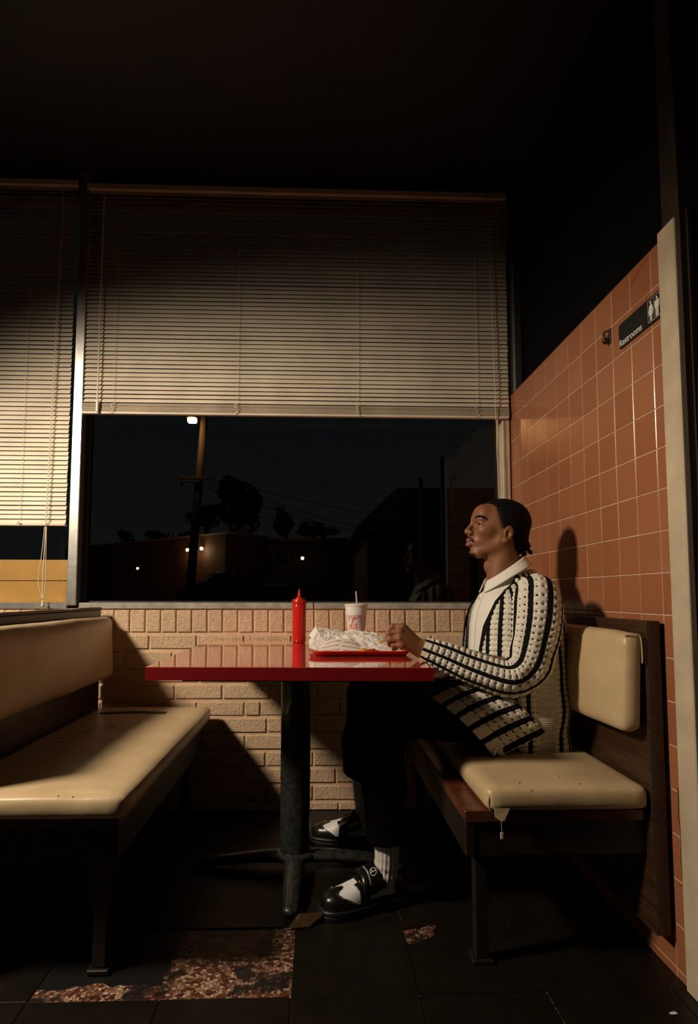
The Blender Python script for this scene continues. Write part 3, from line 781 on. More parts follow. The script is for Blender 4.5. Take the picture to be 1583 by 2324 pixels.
b.add(*ribbon([(3*mm, 50*mm), (0*mm, 40*mm), (-1*mm, 31*mm), (2*mm, 28*mm), (6*mm, 33*mm), (7*mm, 37*mm)], [3.6*mm, 3.6*mm, 3*mm, 1.4*mm, .8*mm, .5*mm], 40))
b.add(*ribbon([(7*mm, 28.4*mm), (8.2*mm, 28.4*mm)], [1.1*mm, 1.1*mm], 4))
b.build('script_lettering', MT['inkred'], cu_)
b = MB(); b.add(*ribbon([(43*mm, 32*mm), (44*mm, 80*mm)], [4.6*mm, 5*mm], 14)); b.build('red_band', MT['inkred'], cu_)
b = MB()
for k in range(9): b.add(*ribbon([(34*mm, (35+k*4.4)*mm), (34.3*mm, (37.6+k*4.4)*mm)], [1.6*mm, 1.6*mm], 3))
b.build('small_print', MT['inkred'], cu_)
st_ = MB().tube(bez([(ccx+.003, ccy, TZ+HC-.02), (ccx+.001, ccy+.001, TZ+HC+.03), (ccx-.0005, ccy+.002, TZ+HC+.054)], 10), .0031, 12).build('drinking_straw', simple('clear_straw', (.62, .56, .48), .25), None, True, loc=(ccx, ccy, TZ+HC))
tag(st_, 'pale straw standing up through the cup lid', 'straw')
# --- tray
tx0, tx1, ty0, ty1 = -.018, .300, 1.975, 2.245
tr = thing('serving_tray', ((tx0+tx1)/2, (ty0+ty1)/2, TZ), 'red plastic serving tray holding the meal', 'tray')
def rr2(x0, x1, y0, y1, r, n=8): return rrect(x0, x1, y0, y1, r, n)
rings = [(.030, .0012, .02), (.016, .0012, .022), (.010, .0030, .026), (.000, .0150, .034), (-.006, .0178, .038), (-.010, .0172, .042), (-.0105, .0150, .042), (-.006, .0150, .038), (.0, .0120, .034), (.0125, .0012, .026)]
rings = [(.060, .0010, .01), (.012, .0010, .026), (.008, .0016, .028), (-.002, .0155, .034), (-.010, .0180, .040), (-.0125, .0170, .042), (-.0120, .0150, .042), (-.009, .0158, .040), (-.001, .0136, .034), (.0095, .0036, .027), (.014, .0030, .025), (.060, .0030, .01)]
V = []; m = None
for ins, z_, r in rings:
    P = rr2(tx0+ins, tx1-ins, ty0+ins, ty1-ins, r); m = len(P); V += [(x, y, TZ+z_) for x, y in P]
F = gridfaces(len(rings), m).tolist()+[list(range(m))[::-1], [(len(rings)-1)*m+k for k in range(m)]]
obj('tray_body', V, F, MT['tray_red'], tr, True, angle=60)
# --- crumpled paper
def crumple(x, y, seed, amp, s=22.):
    p = (x, y, seed); v = 0
    for o_, (sc, a) in enumerate(((1., 1.), (2.1, .5), (4.3, .28), (8.5, .12))):
        v += a*(1-2*abs(nz((x*sc, y*sc, seed*3.1), s, seed+o_)))
    return amp*v
def sheet(name, fn, nu, nv, mat, label, cat, loc, thick=.0004, parent=None):
    u = np.linspace(0, 1, nu); v = np.linspace(0, 1, nv); V = np.array([[fn(a, c) for c in v] for a in u]).reshape(-1, 3)
    F = gridfaces(nu, nv, False); n = len(V)
    o = obj(name, V, F.tolist(), mat, parent, False, loc)
    so = o.modifiers.new('thickness', 'SOLIDIFY'); so.thickness = thick; so.offset = 0
    if label: tag(o, label, cat)
    return o
TZT = TZ+.0045
# big wrapper heaped along the back of the tray
def wrap(u, v):
    x = -.030+.315*u; y = 2.235-.155*v
    hgt = np.interp(u, [0, .08, .18, .30, .45, .62, .75, .85, .93, 1], [.044, .068, .060, .052, .050, .050, .048, .034, .018, .006])
    prof_ = math.sin(math.pi*min(1, (.06+.94*v)))**.55 if v > .0 else .35
    back = np.interp(v, [0, .12, .3, .6, .85, 1], [.55, 1., .98, .72, .34, .03])
    z = hgt*back
    ed = min(u, 1-u, v, 1-v); k = min(1, ed*12+.35)
    z += crumple(x, y, 2.3, .0062, 24.)*k*(1 if v < .9 else .3)
    x += .012*nz((u*5, v*5, 1), 1.); y += .010*nz((u*6, v*6, 4), 1.)
    return (x, y, TZT+max(.0015, z+.004))
wrp = sheet('sandwich_wrapper', wrap, 170, 95, MT['paper'], 'crumpled white sandwich wrapper heaped along the tray', 'wrapper', (.12, 2.15, TZT))
# standing sheet behind it on the left, thin and pale
def liner(u, v):
    x = -.022+.095*u+.004*nz((u*4, v*4, 9), 1.); y = 2.20-.10*u*.3-.02*v
    z = .003+.050*v*(1-.35*u)+.003*nz((u*6, v*6, 2), 1.)
    return (x, y-.035*(1-v), TZT+z)
sheet('tray_liner', liner, 16, 12, MT['paper'], 'thin greaseproof sheet standing at the left end of the tray', 'paper', (.02, 2.18, TZT))
# stained end of the wrapper at the right
def flap(u, v):
    x = .205+.080*u; y = 2.03+.06*v; z = .004+.012*v*(1-u)+crumple(x, y, 7.7, .0022, 30.)
    return (x, y, TZT+max(.001, z))
sheet('napkin', flap, 20, 14, MT['paper'], 'white paper napkin under the hand at the right end of the tray', 'napkin', (.24, 2.06, TZT))
# printed fries bag
def bag(u, v):
    x = -.004+.150*u*(1-.10*v)+.016*v; y = 1.994+.070*v
    z = .004+.043*v*(.55+.45*math.sin(math.pi*min(1, u*1.05)))+.0016*nz((u*3, v*3, 5), 1.)
    return (x, y, TZT+z)
fb = sheet('fries_bag', bag, 24, 14, MT['paper'], 'white paper bag with red printed words lying on the tray front', 'paper bag', (.07, 2.02, TZT))
def wraptext(s, uc, vc, size, rot, parent):
    V, F = text_mesh(s, size, 0., spacing=1.05, off=.003); c, s_ = math.cos(rot), math.sin(rot); out = []
    for p in V:
        x = p[0]*c-p[1]*s_; y = p[0]*s_+p[1]*c; u = uc+x/.150; v = vc+y/.082
        q = np.array(bag(min(.985, max(.015, u)), min(.985, max(.015, v)))); out.append(q+np.array([0, -.0007, .0006]))
    obj('lettering', out, F, MT['inkred'], parent)
for k, (s_, uc, vc) in enumerate((('FRENCH FRIES', .30, .80), ('FRENCH FRIES', .77, .76), ('FRENCH FRIES', .26, .50), ('FRENCH FRIES', .73, .46), ('FRENCH FRIES', .30, .20), ('FRENCH FRIES', .76, .17))):
    wraptext(s_, uc, vc, .0090, .10 if k % 2 == 0 else -.02, fb)
# fries on the tray
def fry(p, d, L, name='french_fry', label='', group=None):
    d = np.array(d, float); d /= np.linalg.norm(d); b_ = np.cross(d, (0, 0, 1)); b_ /= np.linalg.norm(b_); n_ = np.cross(b_, d)
    V = []
    for t in np.linspace(0, 1, 6):
        w_ = .0042*(1 if 0 < t < 1 else .82); off = .0015*math.sin(t*3)
        for sx, sy in ((-1, -1), (1, -1), (1, 1), (-1, 1)): V.append(np.array(p)+d*L*t+b_*(sx*w_)+n_*(sy*w_*.9+off))
    F = gridfaces(6, 4).tolist()+[[3, 2, 1, 0], [20, 21, 22, 23]]
    o = obj(name, V, F, MT['fry'], None, False, loc=p); tag(o, label, 'french fry', group); return o
fry((.142, 2.000, TZT+.006), (.9, .35, .14), .05, label='golden french fry beside the ketchup on the tray', group='french fries')
fry((.128, 2.012, TZT+.008), (.8, -.15, .22), .03, label='short french fry poking out of the printed bag', group='french fries')
fry((-.006, 2.010, TZT+.005), (.3, .9, .05), .05, label='french fry at the left corner of the tray', group='french fries')
fry((.236, 2.060, TZT+.018), (1., .2, .2), .045, label='french fry under the hand on the napkin', group='french fries')
def blob(cx_, cy_, cz_, a, b_, c, seed):
    V = []; n, m_ = 12, 22
    for i in range(n):
        th = math.pi*(i+.5)/n
        for j in range(m_):
            ph = 2*math.pi*j/m_; d = np.array([math.sin(th)*math.cos(ph), math.sin(th)*math.sin(ph), math.cos(th)]); r = 1+.25*nz(d, 2.2, seed)
            V.append((cx_+a*d[0]*r, cy_+b_*d[1]*r, max(TZT, cz_+c*d[2]*r)))
    return V, gridfaces(n, m_).tolist()+[list(range(m_))[::-1], [(n-1)*m_+k for k in range(m_)]]
V, F = blob(.178, 2.012, TZT+.003, .024, .016, .008, 2.); tag(obj('ketchup_puddle', V, [f[::-1] for f in F], MT['ketchup'], None, True, loc=(.178, 2.012, TZT)), 'dark red ketchup squeezed onto the tray paper', 'ketchup')

# ================================================================== floor litter
P0 = at(652, 2108, 'z', .0)
V = [(P0.x, P0.y, .001), (P0.x+.060, P0.y+.01, .001), (P0.x+.105, P0.y+.045, .022), (P0.x+.030, P0.y+.035, .024), (P0.x+.02, P0.y-.004, .004), (P0.x+.062, P0.y+.0, .005), (P0.x+.108, P0.y+.036, .026), (P0.x+.036, P0.y+.028, .028)]
ft = obj('foil_packet', V, [(0, 1, 2, 3), (7, 6, 5, 4), (0, 4, 5, 1), (1, 5, 6, 2), (2, 6, 7, 3), (3, 7, 4, 0)], simple('brown_foil', (.16, .09, .045), .22, .7, bscale=60, bstr=.5), None, loc=(P0.x, P0.y, 0))
tag(ft, 'flattened brown foil packet on the floor at the table foot', 'litter')
random.seed(5)
for k, (px, py, s_) in enumerate(((1528, 2302, .012), (1103, 2105, .004))):
    p = at(px, py, 'z', 0.); V = []
    for lay in (.0005, .003):
        for q in range(6):
            a = q/6*2*math.pi; V.append((p.x+s_*math.cos(a)*random.uniform(.5, 1), p.y+s_*.6*math.sin(a)*random.uniform(.5, 1), lay+random.uniform(0, .001)))
    tag(obj('paper_scrap', V, [(5, 4, 3, 2, 1, 0), (6, 7, 8, 9, 10, 11)]+[(i, (i+1) % 6, 6+(i+1) % 6, 6+i) for i in range(6)], MT['white'], None, loc=(p.x, p.y, 0)),
        ('white paper scrap on the dark floor near the cream casing', 'tiny white crumb on the dark floor under the right bench')[k], 'scrap')
# ================================================================== the street outside
GZ = -.12
MO = dict(
    asphalt=simple('asphalt', (.020, .019, .018), .8, var=.3, vscale=2.),
    leaf=simple('dark_leaves', (.010, .016, .008), .7, var=.3, vscale=4.),
    bark=simple('bark', (.020, .014, .010), .9),
    polewood=simple('pole_wood', (.022, .014, .009), .8, var=.3),
    warebrick=simple('warehouse_brick', (.10, .045, .026), .85, var=.2, vscale=3.),
    coping=simple('pale_coping', (.25, .22, .19), .8),
    teal=simple('teal_wall', (.030, .038, .036), .8),
    housewall=simple('house_siding', (.085, .060, .038), .8, var=.15),
    roofing=simple('roof_shingle', (.012, .011, .011), .9, var=.3, vscale=4.),
    eave=simple('eave_board', (.20, .17, .15), .7),
    darkglass=simple('dark_glass', (.006, .007, .008), .15),
    carpaint=simple('dark_car_paint', (.020, .018, .018), .25, coat=.6),
    chrome=simple('car_trim', (.30, .28, .26), .3, .6),
    wire=simple('wire', (.003, .003, .003), .8),
)
gr = MB().box(-60, 60, 3.2, 90, GZ-.1, GZ).build('street_ground', MO['asphalt']); gr['kind'] = 'structure'
def lamp_light(name, p, col, w, r=.05):
    l = bpy.data.lights.new(name, 'POINT'); l.energy = w; l.color = col; l.shadow_soft_size = r
    o = bpy.data.objects.new(name, l); COL.objects.link(o); o.location = p; return o
# --- street lamp on a leaning utility pole
Y1 = 18.
pt = at(469, 880, 'y', Y1); pb = at(434, 1300, 'y', Y1); pb = pb+(pb-pt)*((pb.z-GZ)/(pt.z-pb.z))
sl_ = thing('utility_pole', (pb.x, pb.y, GZ), 'leaning wooden utility pole with orange street lamp outside the window', 'utility pole')
MB().tube([tuple(pb), tuple(pb.lerp(pt, .5)), tuple(pt)], [.15, .125, .10], 12).build('pole', MO['polewood'], sl_, True)
lp = at(436, 953, 'y', Y1-.3)
MB().tube(bez([tuple(pt.lerp(pb, .12)), ((lp.x+pt.x)/2, Y1-.1, lp.z+.30), (lp.x, Y1-.3, lp.z+.16)], 10), .03, 8).build('lamp_arm', MO['polewood'], sl_, True)
b = MB().lathe([(.02, .17), (.10, .15), (.17, .07), (.175, .05), (.02, .05)], (lp.x, lp.y, lp.z), 20); b.build('lamp_hood', MO['polewood'], sl_, True)
V, F = roundbox(lp.x, lp.y, lp.z-.01, .26, .20, .17, .05, (6, 6, 4)); obj('lamp_lens', V, F, emis('sodium_lamp', (1., .46, .13), 22.), sl_, True)
lamp_light('street_lamp_light', (lp.x, lp.y-.35, lp.z-.25), (1., .5, .18), 55, .12)
ca = at(448, 1085, 'y', Y1-.15)
MB().cbox(ca.x-.55, ca.x+.28, ca.y-.05, ca.y+.05, ca.z-.05, ca.z+.05, .01).build('cross_arm', MO['polewood'], sl_)
c2 = at(440, 1092, 'y', Y1-.15); MB().cbox(c2.x-.38, c2.x+.2, c2.y-.05, c2.y+.05, c2.z-.04, c2.z+.02, .01).tube([(c2.x-.36, c2.y, c2.z), (c2.x-.36, c2.y, c2.z-.20)], .03, 8).build('cross_arm', MO['polewood'], sl_)
def wirerun(pts, label, r=.012):
    P = [tuple(at(px, py, 'y', y)) for px, py, y in pts]
    o = MB().tube(catmull(np.array(P), 40), r, 5).build('overhead_wire', MO['wire'], None, True, loc=P[0]); tag(o, label, 'wire', 'overhead wires')
wirerun([(458, 1078, 18), (500, 1092, 19), (610, 1118, 21), (760, 1151, 24), (900, 1180, 27)], 'upper overhead wire running right from the cross arm')
wirerun([(456, 1083, 18), (500, 1102, 19), (605, 1135, 21), (690, 1163, 23), (780, 1188, 25), (860, 1205, 27)], 'middle overhead wire passing just behind the tree crown')
wirerun([(455, 1096, 18), (500, 1120, 19), (610, 1152, 21), (760, 1195, 24), (840, 1215, 26)], 'lowest overhead wire sagging behind the tree to the house')
wirerun([(462, 930, 18), (510, 975, 19), (600, 1030, 21), (760, 1112, 24), (880, 1165, 27)], 'long overhead wire sloping from the pole top to the house roof', .009)
# --- trees
def tree(name, px, py, rx, ry, y, n, label, seed, trunk=True, lobes=7, group='trees across the street'):
    r = random.Random(seed); c = at(px, py, 'y', y); sx = rx*y/FPX; sz = ry*y/FPX
    e = thing(name, (c.x, c.y, GZ), label, 'tree', group)
    L = [(r.uniform(-.6, .6)*sx, r.uniform(-.4, .4)*sx, r.uniform(-.65, .65)*sz, r.uniform(.34, .58)) for _ in range(lobes)]+[(0, 0, 0, .62)]
    V = []; F = []
    for k in range(n):
        l = L[k % len(L)]
        while True:
            q = Vector((r.uniform(-1, 1), r.uniform(-1, 1), r.uniform(-1, 1)))
            if q.length < 1: break
        q = q.normalized()*(q.length**.5)
        p = Vector((c.x+l[0]+q.x*sx*l[3], c.y+l[1]+q.y*sx*l[3], c.z+l[2]+q.z*sz*l[3]))
        s = r.uniform(.06, .15)*max(1., sx/1.6)
        a = Vector((r.uniform(-1, 1), r.uniform(-1, 1), r.uniform(-1, 1))).normalized()*s; b_ = a.orthogonal().normalized()*s*r.uniform(.5, .9)
        i = len(V); V += [p-a, p+b_, p+a, p-b_]; F.append((i, i+1, i+2, i+3))
    o = obj('crown', [tuple(v) for v in V], F, MO['leaf'], e); 
    if trunk:
        b = MB().tube([(c.x, c.y, GZ), (c.x+.05, c.y, c.z*.5), (c.x, c.y, c.z)], [.22, .16, .08], 8)
        for k in range(3):
            l = L[k]; b.tube([(c.x, c.y, c.z*.7), (c.x+l[0], c.y+l[1], c.z+l[2])], [.09, .03], 6)
        b.build('trunk', MO['bark'], e, True)
    return e
tree('broadleaf_tree', 545, 1150, 66, 62, 38., 3200, 'dark broadleaf tree to the right of the utility pole', 3)
tree('broadleaf_tree', 466, 1168, 40, 26, 41., 1100, 'low dark tree crown behind the utility pole', 5)
tree('conifer_tree', 650, 1185, 28, 34, 42., 900, 'small pale ragged tree right of the broadleaf tree', 8)
tree('street_tree', 985, 1190, 60, 70, 11.5, 2200, 'dark leafy tree in front of the house', 12)
for k, (px, rx) in enumerate(((360, 34), (290, 24), (425, 24))):
    tree('far_tree', px, 1222, rx, 16, 50.+6*k, 500, ('low dark treetop above the middle of the warehouse roof', 'smallest dark treetop above the warehouse roof', 'dark treetop where the warehouse roof meets the pole')[k], 20+k)
tree('roadside_bush', 735, 1205, 60, 18, 46., 700, 'dark bushy tree beyond the flat roofed building', 31)
# --- brick warehouse
A = at(512, 1207, 'y', 22.); B = at(150, 1246, 'y', 30.); zt = A.z
B = Vector((B.x, B.y, zt))
wh = thing('brick_warehouse', ((A.x+B.x)/2, (A.y+B.y)/2, GZ), 'long low brick warehouse behind the utility pole', 'building')
def wallprism(a, b_, z0, z1, d, name, mat, par):
    dirv = (b_-a); dirv.z = 0; nrm = Vector((-dirv.y, dirv.x, 0)).normalized()
    if nrm.y < 0: nrm = -nrm
    P = [a, b_, b_+nrm*d, a+nrm*d]; V = [(p.x, p.y, z0) for p in P]+[(p.x, p.y, z1) for p in P]
    return obj(name, V, [(3, 2, 1, 0), (4, 5, 6, 7)]+[(i, (i+1) % 4, 4+(i+1) % 4, 4+i) for i in range(4)], mat, par)
wallprism(A, B, GZ, zt-.08, 2., 'wall', MO['warebrick'], wh); wallprism(A+Vector((.06, -.05, 0)), B+Vector((0, -.05, 0)), zt-.08, zt, 2.1, 'coping', MO['coping'], wh)
for k, (px, py, col, lab) in enumerate(((425, 1248, (1., .42, .12), 'orange wall lamp on the warehouse left of the pole'), (457, 1245, (1., .80, .48), 'whitish wall lamp on the warehouse right of the pole'))):
    t = (px-512)/(150-512)*.8; y = 22.+(30.-22.)*max(0, (512-px)/362)*.86
    p = at(px, py, 'y', y-.4)
    e = thing('warehouse_lamp', tuple(p), lab, 'lamp', 'warehouse wall lamps')
    V, F = roundbox(p.x, p.y, p.z, .12, .10, .12, .04, (4, 4, 4)); obj('globe', V, F, emis('wall_lamp_glow%d' % k, col, 9.), e, True)
    MB().box(p.x-.03, p.x+.03, p.y+.04, p.y+.40, p.z+.05, p.z+.09).build('bracket', MO['polewood'], e)
    lamp_light('wall_lamp_light', (p.x, p.y-.15, p.z-.12), col, 5.)
# --- flat roofed building between warehouse and house
A = at(520, 1222, 'y', 30.); B = at(835, 1238, 'y', 30.); zt = A.z
sh = thing('flat_roofed_shop', ((A.x+B.x)/2, 30, GZ), 'dark flat roofed building beside the warehouse', 'building')
MB().box(A.x, B.x, 30, 33, GZ, zt-.12).build('wall', MO['teal'], sh); MB().box(A.x-.3, B.x+.3, 29.4, 33, zt-.12, zt).build('roof_edge', MO['eave'], sh)
for px in (535, 570, 605, 640):
    p = at(px, 1262, 'y', 29.98); f = MB().box(p.x-.32, p.x+.32, 29.94, 30., p.z-.55, p.z+.45).build('window', MO['eave'], sh); MB().box(p.x-.27, p.x+.27, 29.92, 29.95, p.z-.5, p.z+.4).build('pane', MO['darkglass'], f)
pw = at(547, 1222, 'y', 29.8); MB().box(pw.x-.34, pw.x+.34, 29.72, 29.8, pw.z-.45, pw.z+.42).build('pale_sign_panel', MO['coping'], sh)
p = at(686, 1267, 'y', 29.); e = thing('porch_lamp', tuple(p), 'orange porch lamp on the flat roofed building', 'lamp'); V, F = roundbox(p.x, p.y, p.z, .15, .12, .15, .05, (4, 4, 4)); obj('globe', V, F, emis('porch_glow', (1., .42, .14), 7.), e, True); MB().box(p.x-.03, p.x+.03, p.y+.05, p.y+.97, p.z+.06, p.z+.1).build('bracket', MO['polewood'], e)
p = at(312, 1290, 'y', 24.); e = thing('path_lamp', tuple((p.x, p.y, GZ)), 'small orange lamp on a thin post before the warehouse', 'lamp'); V, F = roundbox(p.x, p.y, p.z, .09, .09, .09, .03, (4, 4, 4)); obj('globe', V, F, emis('path_glow', (1., .48, .2), 5.), e, True); MB().tube([(p.x, p.y, GZ), (p.x, p.y, p.z)], .025, 6).build('post', MO['polewood'], e)
p = at(191, 1356, 'y', 26.); e = thing('red_signal', tuple((p.x, p.y, GZ)), 'pair of small red signal lights by the mullion', 'signal light')
for dz in (.09, -.09):
    V, F = roundbox(p.x, p.y, p.z+dz, .10, .08, .10, .04, (4, 4, 4)); obj('red_light', V, F, emis('red_glow', (1., .03, .02), 6.), e, True)
MB().box(p.x-.08, p.x+.08, p.y+.04, p.y+.1, GZ, p.z+.2).build('post', MO['polewood'], e)
# --- house with pitched roof on the right
hs = thing('pitched_roof_house', (5.6, 15, GZ), 'small house with dark pitched roof and white eaves at the right', 'building')
YH = 14.; el = at(808, 1190, 'y', YH); er = at(1180, 1160, 'y', YH); ap = at(890, 1113, 'y', YH+2.8)
zE = el.z-.05
xw0 = at(833, 1250, 'y', YH+.3).x; xw1 = er.x+1.5
MB().box(xw0, xw1, YH+.3, YH+6, GZ, zE).build('wall', MO['housewall'], hs)
R0 = [(el.x, YH, zE), (xw1+.4, YH, zE), (xw1+.4, YH+3.2, ap.z+.15), (ap.x+.2, YH+3.2, ap.z+.15), (el.x, YH+6.4, zE), (xw1+.4, YH+6.4, zE)]
obj('roof', R0+[(x, y, z-.12) for x, y, z in R0], [(0, 1, 2, 3), (0, 3, 4), (3, 2, 5, 4), (6, 9, 8, 7), (6, 10, 9), (9, 10, 11, 8), (0, 6, 7, 1), (4, 10, 6, 0), (1, 7, 8, 2), (2, 8, 11, 5), (5, 11, 10, 4)], MO['roofing'], hs)
MB().box(el.x-.02, xw1+.4, YH-.05, YH-.005, zE-.16, zE-.02).build('eave_board', MO['eave'], hs); MB().box(xw0-.02, xw1, YH+.24, YH+.298, zE-.45, zE-.17).build('frieze', MO['coping'], hs)
p = at(935, 1272, 'y', YH+.28); f = MB().box(p.x-.45, p.x+.45, YH+.22, YH+.298, p.z-.62, p.z+.5).build('window', MO['eave'], hs)
for dx in (-.21, .21): MB().box(p.x+dx-.17, p.x+dx+.17, YH+.20, YH+.219, p.z-.52, p.z+.44).build('pane', MO['darkglass'], f)
# --- pale posts before the house
for k, (px, py, lab) in enumerate(((1003, 1036, 'taller pale metal post in front of the house'), (954, 1085, 'shorter pale metal post in front of the house'))):
    p = at(px, py, 'y', 9.+k); o = MB().tube([(p.x, p.y, GZ), (p.x, p.y, p.z)], .035, 10).build('metal_post', MO['eave'], None, True, loc=(p.x, p.y, GZ)); tag(o, lab, 'post', 'posts in front of the house')
# --- parked car
Yc = 13.; c0 = at(520, 1355, 'y', Yc)
cr = thing('parked_car', (c0.x, Yc, GZ), 'dark parked car seen side on through the window', 'car')
def px2(px, py): q = at(px, py, 'y', Yc); return (q.x, q.z)
prof_ = [px2(405, 1372), px2(400, 1345), px2(430, 1330), px2(468, 1318), px2(488, 1303), px2(545, 1300), px2(590, 1320), px2(680, 1330), px2(700, 1345), px2(698, 1372)]
n = len(prof_); V = [(x, Yc, z) for x, z in prof_]+[(x, Yc+1.6, z) for x, z in prof_]
obj('car_body', V, [tuple(range(n)), tuple(range(n, 2*n))[::-1]]+[((i+1) % n, i, n+i, n+(i+1) % n) for i in range(n)], MO['carpaint'], cr)
Q = [px2(474, 1318), px2(490, 1306), px2(526, 1304), px2(518, 1319)]; obj('side_window', [(x, Yc-.01, z) for x, z in Q]+[(x, Yc+.01, z) for x, z in Q], [(0, 1, 2, 3), (7, 6, 5, 4)]+[((i+1) % 4, i, 4+i, 4+(i+1) % 4) for i in range(4)], MO['darkglass'], cr)
Q = [px2(524, 1319), px2(532, 1304), px2(545, 1303), px2(575, 1320)]; obj('side_window', [(x, Yc-.01, z) for x, z in Q]+[(x, Yc+.01, z) for x, z in Q], [(0, 1, 2, 3), (7, 6, 5, 4)]+[((i+1) % 4, i, 4+i, 4+(i+1) % 4) for i in range(4)], MO['darkglass'], cr)
MB().tube([(x, Yc-.01, z) for x, z in (px2(474, 1306), px2(490, 1300), px2(548, 1298))], .015, 6).tube([(x, Yc-.01, z) for x, z in (px2(518, 1320), px2(529, 1303))], .02, 6).build('roof_trim', MO['chrome'], cr, True)
for px in (455, 640):
    q = px2(px, 1372); V, F = lathe([(.02, -.1), (.30, -.1), (.32, -.06), (.32, .06), (.30, .1), (.02, .1)], (0, 0, 0), 22); V = np.stack([V[:, 0]+q[0], V[:, 2]+Yc+.1, V[:, 1]+GZ+.32], -1); obj('wheel', V, F, MT['black'], cr, True)
# ================================================================== the person
class Field:
    """signed distance samples on a grid; parts are blended in, then polygonised with surface nets"""
    def __init__(s, lo, hi, hstep):
        s.lo = np.array(lo, float); s.h = hstep; s.n = np.ceil((np.array(hi)-s.lo)/hstep).astype(int)+1
        s.F = np.full(s.n, .06, np.float32)
    def sub(s, lo, hi):
        a = np.clip(np.floor((np.array(lo)-s.lo)/s.h).astype(int), 0, s.n); b = np.clip(np.ceil((np.array(hi)-s.lo)/s.h).astype(int)+1, 0, s.n)
        sl = tuple(slice(i, j) for i, j in zip(a, b))
        g = [s.lo[k]+s.h*np.arange(a[k], b[k]) for k in range(3)]
        return sl, g[0][:, None, None].astype(np.float32), g[1][None, :, None].astype(np.float32), g[2][None, None, :].astype(np.float32)
    def apply(s, lo, hi, fn, k, mode='add'):
        m = .045+k; sl, X, Y, Z = s.sub(np.array(lo)-m, np.array(hi)+m)
        if 0 in s.F[sl].shape: return
        d = fn(X, Y, Z).astype(np.float32); A = s.F[sl]
        if mode == 'add':
            hh = np.clip(.5+.5*(A-d)/k, 0, 1); s.F[sl] = A*(1-hh)+d*hh-k*hh*(1-hh)
        else:
            d = -d; hh = np.clip(.5-.5*(A-d)/k, 0, 1); s.F[sl] = A*(1-hh)+d*hh+k*hh*(1-hh)
    def ell(s, c, r, k=.01, mode='add', rot=None):
        c = np.array(c, float); r = np.array(r, float); R = max(r)
        def fn(X, Y, Z):
            x, y, z = X-c[0], Y-c[1], Z-c[2]
            if rot is not None:
                M = np.array(rot); x, y, z = (M[0][0]*x+M[0][1]*y+M[0][2]*z, M[1][0]*x+M[1][1]*y+M[1][2]*z, M[2][0]*x+M[2][1]*y+M[2][2]*z)
            k0 = np.sqrt((x/r[0])**2+(y/r[1])**2+(z/r[2])**2); k1 = np.sqrt((x/r[0]**2)**2+(y/r[1]**2)**2+(z/r[2]**2)**2)
            return k0*(k0-1)/np.maximum(k1, 1e-6)
        s.apply(c-R, c+R, fn, k, mode)
    def cap(s, a, b, ra, rb, k=.01, mode='add', flat=None):
        a = np.array(a, float); b = np.array(b, float); R = max(ra, rb); ab = b-a; L2 = ab@ab+1e-12
        def fn(X, Y, Z):
            x, y, z = X-a[0], Y-a[1], Z-a[2]
            t = np.clip((x*ab[0]+y*ab[1]+z*ab[2])/L2, 0, 1)
            dx, dy, dz = x-t*ab[0], y-t*ab[1], z-t*ab[2]
            if flat is not None: dx, dy, dz = dx/flat[0], dy/flat[1], dz/flat[2]
            return (np.sqrt(dx*dx+dy*dy+dz*dz)-(ra+(rb-ra)*t))*(min(flat) if flat is not None else 1.)
        s.apply(np.minimum(a, b)-R*1.3, np.maximum(a, b)+R*1.3, fn, k, mode)
    def mesh(s):
        F = s.F; ins = F < 0; n = s.n
        c = [ins[i:n[0]-1+i, j:n[1]-1+j, k:n[2]-1+k] for i in (0, 1) for j in (0, 1) for k in (0, 1)]
        anyv = c[0].copy(); allv = c[0].copy()
        for q in c[1:]: anyv |= q; allv &= q
        act = anyv & ~allv; idx = np.full(act.shape, -1, np.int64); I = np.argwhere(act); idx[act] = np.arange(len(I))
        offs = np.array([(i, j, k) for i in (0, 1) for j in (0, 1) for k in (0, 1)])
        val = np.stack([F[I[:, 0]+o[0], I[:, 1]+o[1], I[:, 2]+o[2]] for o in offs], 1)
        pos = np.zeros((len(I), 3)); cnt = np.zeros(len(I))
        for a in range(8):
            for b in range(a+1, 8):
                if np.abs(offs[a]-offs[b]).sum() != 1: continue
                m = (val[:, a] < 0) != (val[:, b] < 0)
                t = val[:, a]/(val[:, a]-val[:, b]+1e-12)
                p = offs[a]+t[:, None]*(offs[b]-offs[a]); pos[m] += p[m]; cnt[m] += 1
        V = s.lo+s.h*(I+pos/np.maximum(cnt, 1)[:, None])
        Q = []
        for ax in range(3):
            u, v = (ax+1) % 3, (ax+2) % 3
            sa = [slice(None)]*3; sb = [slice(None)]*3; sa[ax] = slice(0, -1); sb[ax] = slice(1, None)
            A = ins[tuple(sa)]; B = ins[tuple(sb)]; D = A != B
            E_ = np.argwhere(D); E_ = E_[(E_[:, u] > 0) & (E_[:, v] > 0) & (E_[:, u] < n[u]-1) & (E_[:, v] < n[v]-1)]
            fl = A[E_[:, 0], E_[:, 1], E_[:, 2]]
            def cell(du, dv):
                q = E_.copy(); q[:, u] -= du; q[:, v] -= dv; return idx[q[:, 0], q[:, 1], q[:, 2]]
            q = np.stack([cell(1, 1), cell(0, 1), cell(0, 0), cell(1, 0)], 1); q[~fl] = q[~fl][:, ::-1]; Q.append(q)
        return V, np.concatenate(Q)
def smooth_mesh(V, Q, it=2, lam=.5):
    V = V.copy(); e = np.concatenate([Q[:, [0, 1]], Q[:, [1, 2]], Q[:, [2, 3]], Q[:, [3, 0]]]); n = len(V)
    for _ in range(it):
        S = np.zeros_like(V); C = np.zeros(n)
        for a, b in ((0, 1), (1, 0)):
            np.add.at(S, e[:, a], V[e[:, b]]); np.add.at(C, e[:, a], 1)
        V = V*(1-lam)+lam*S/np.maximum(C, 1)[:, None]
    return V
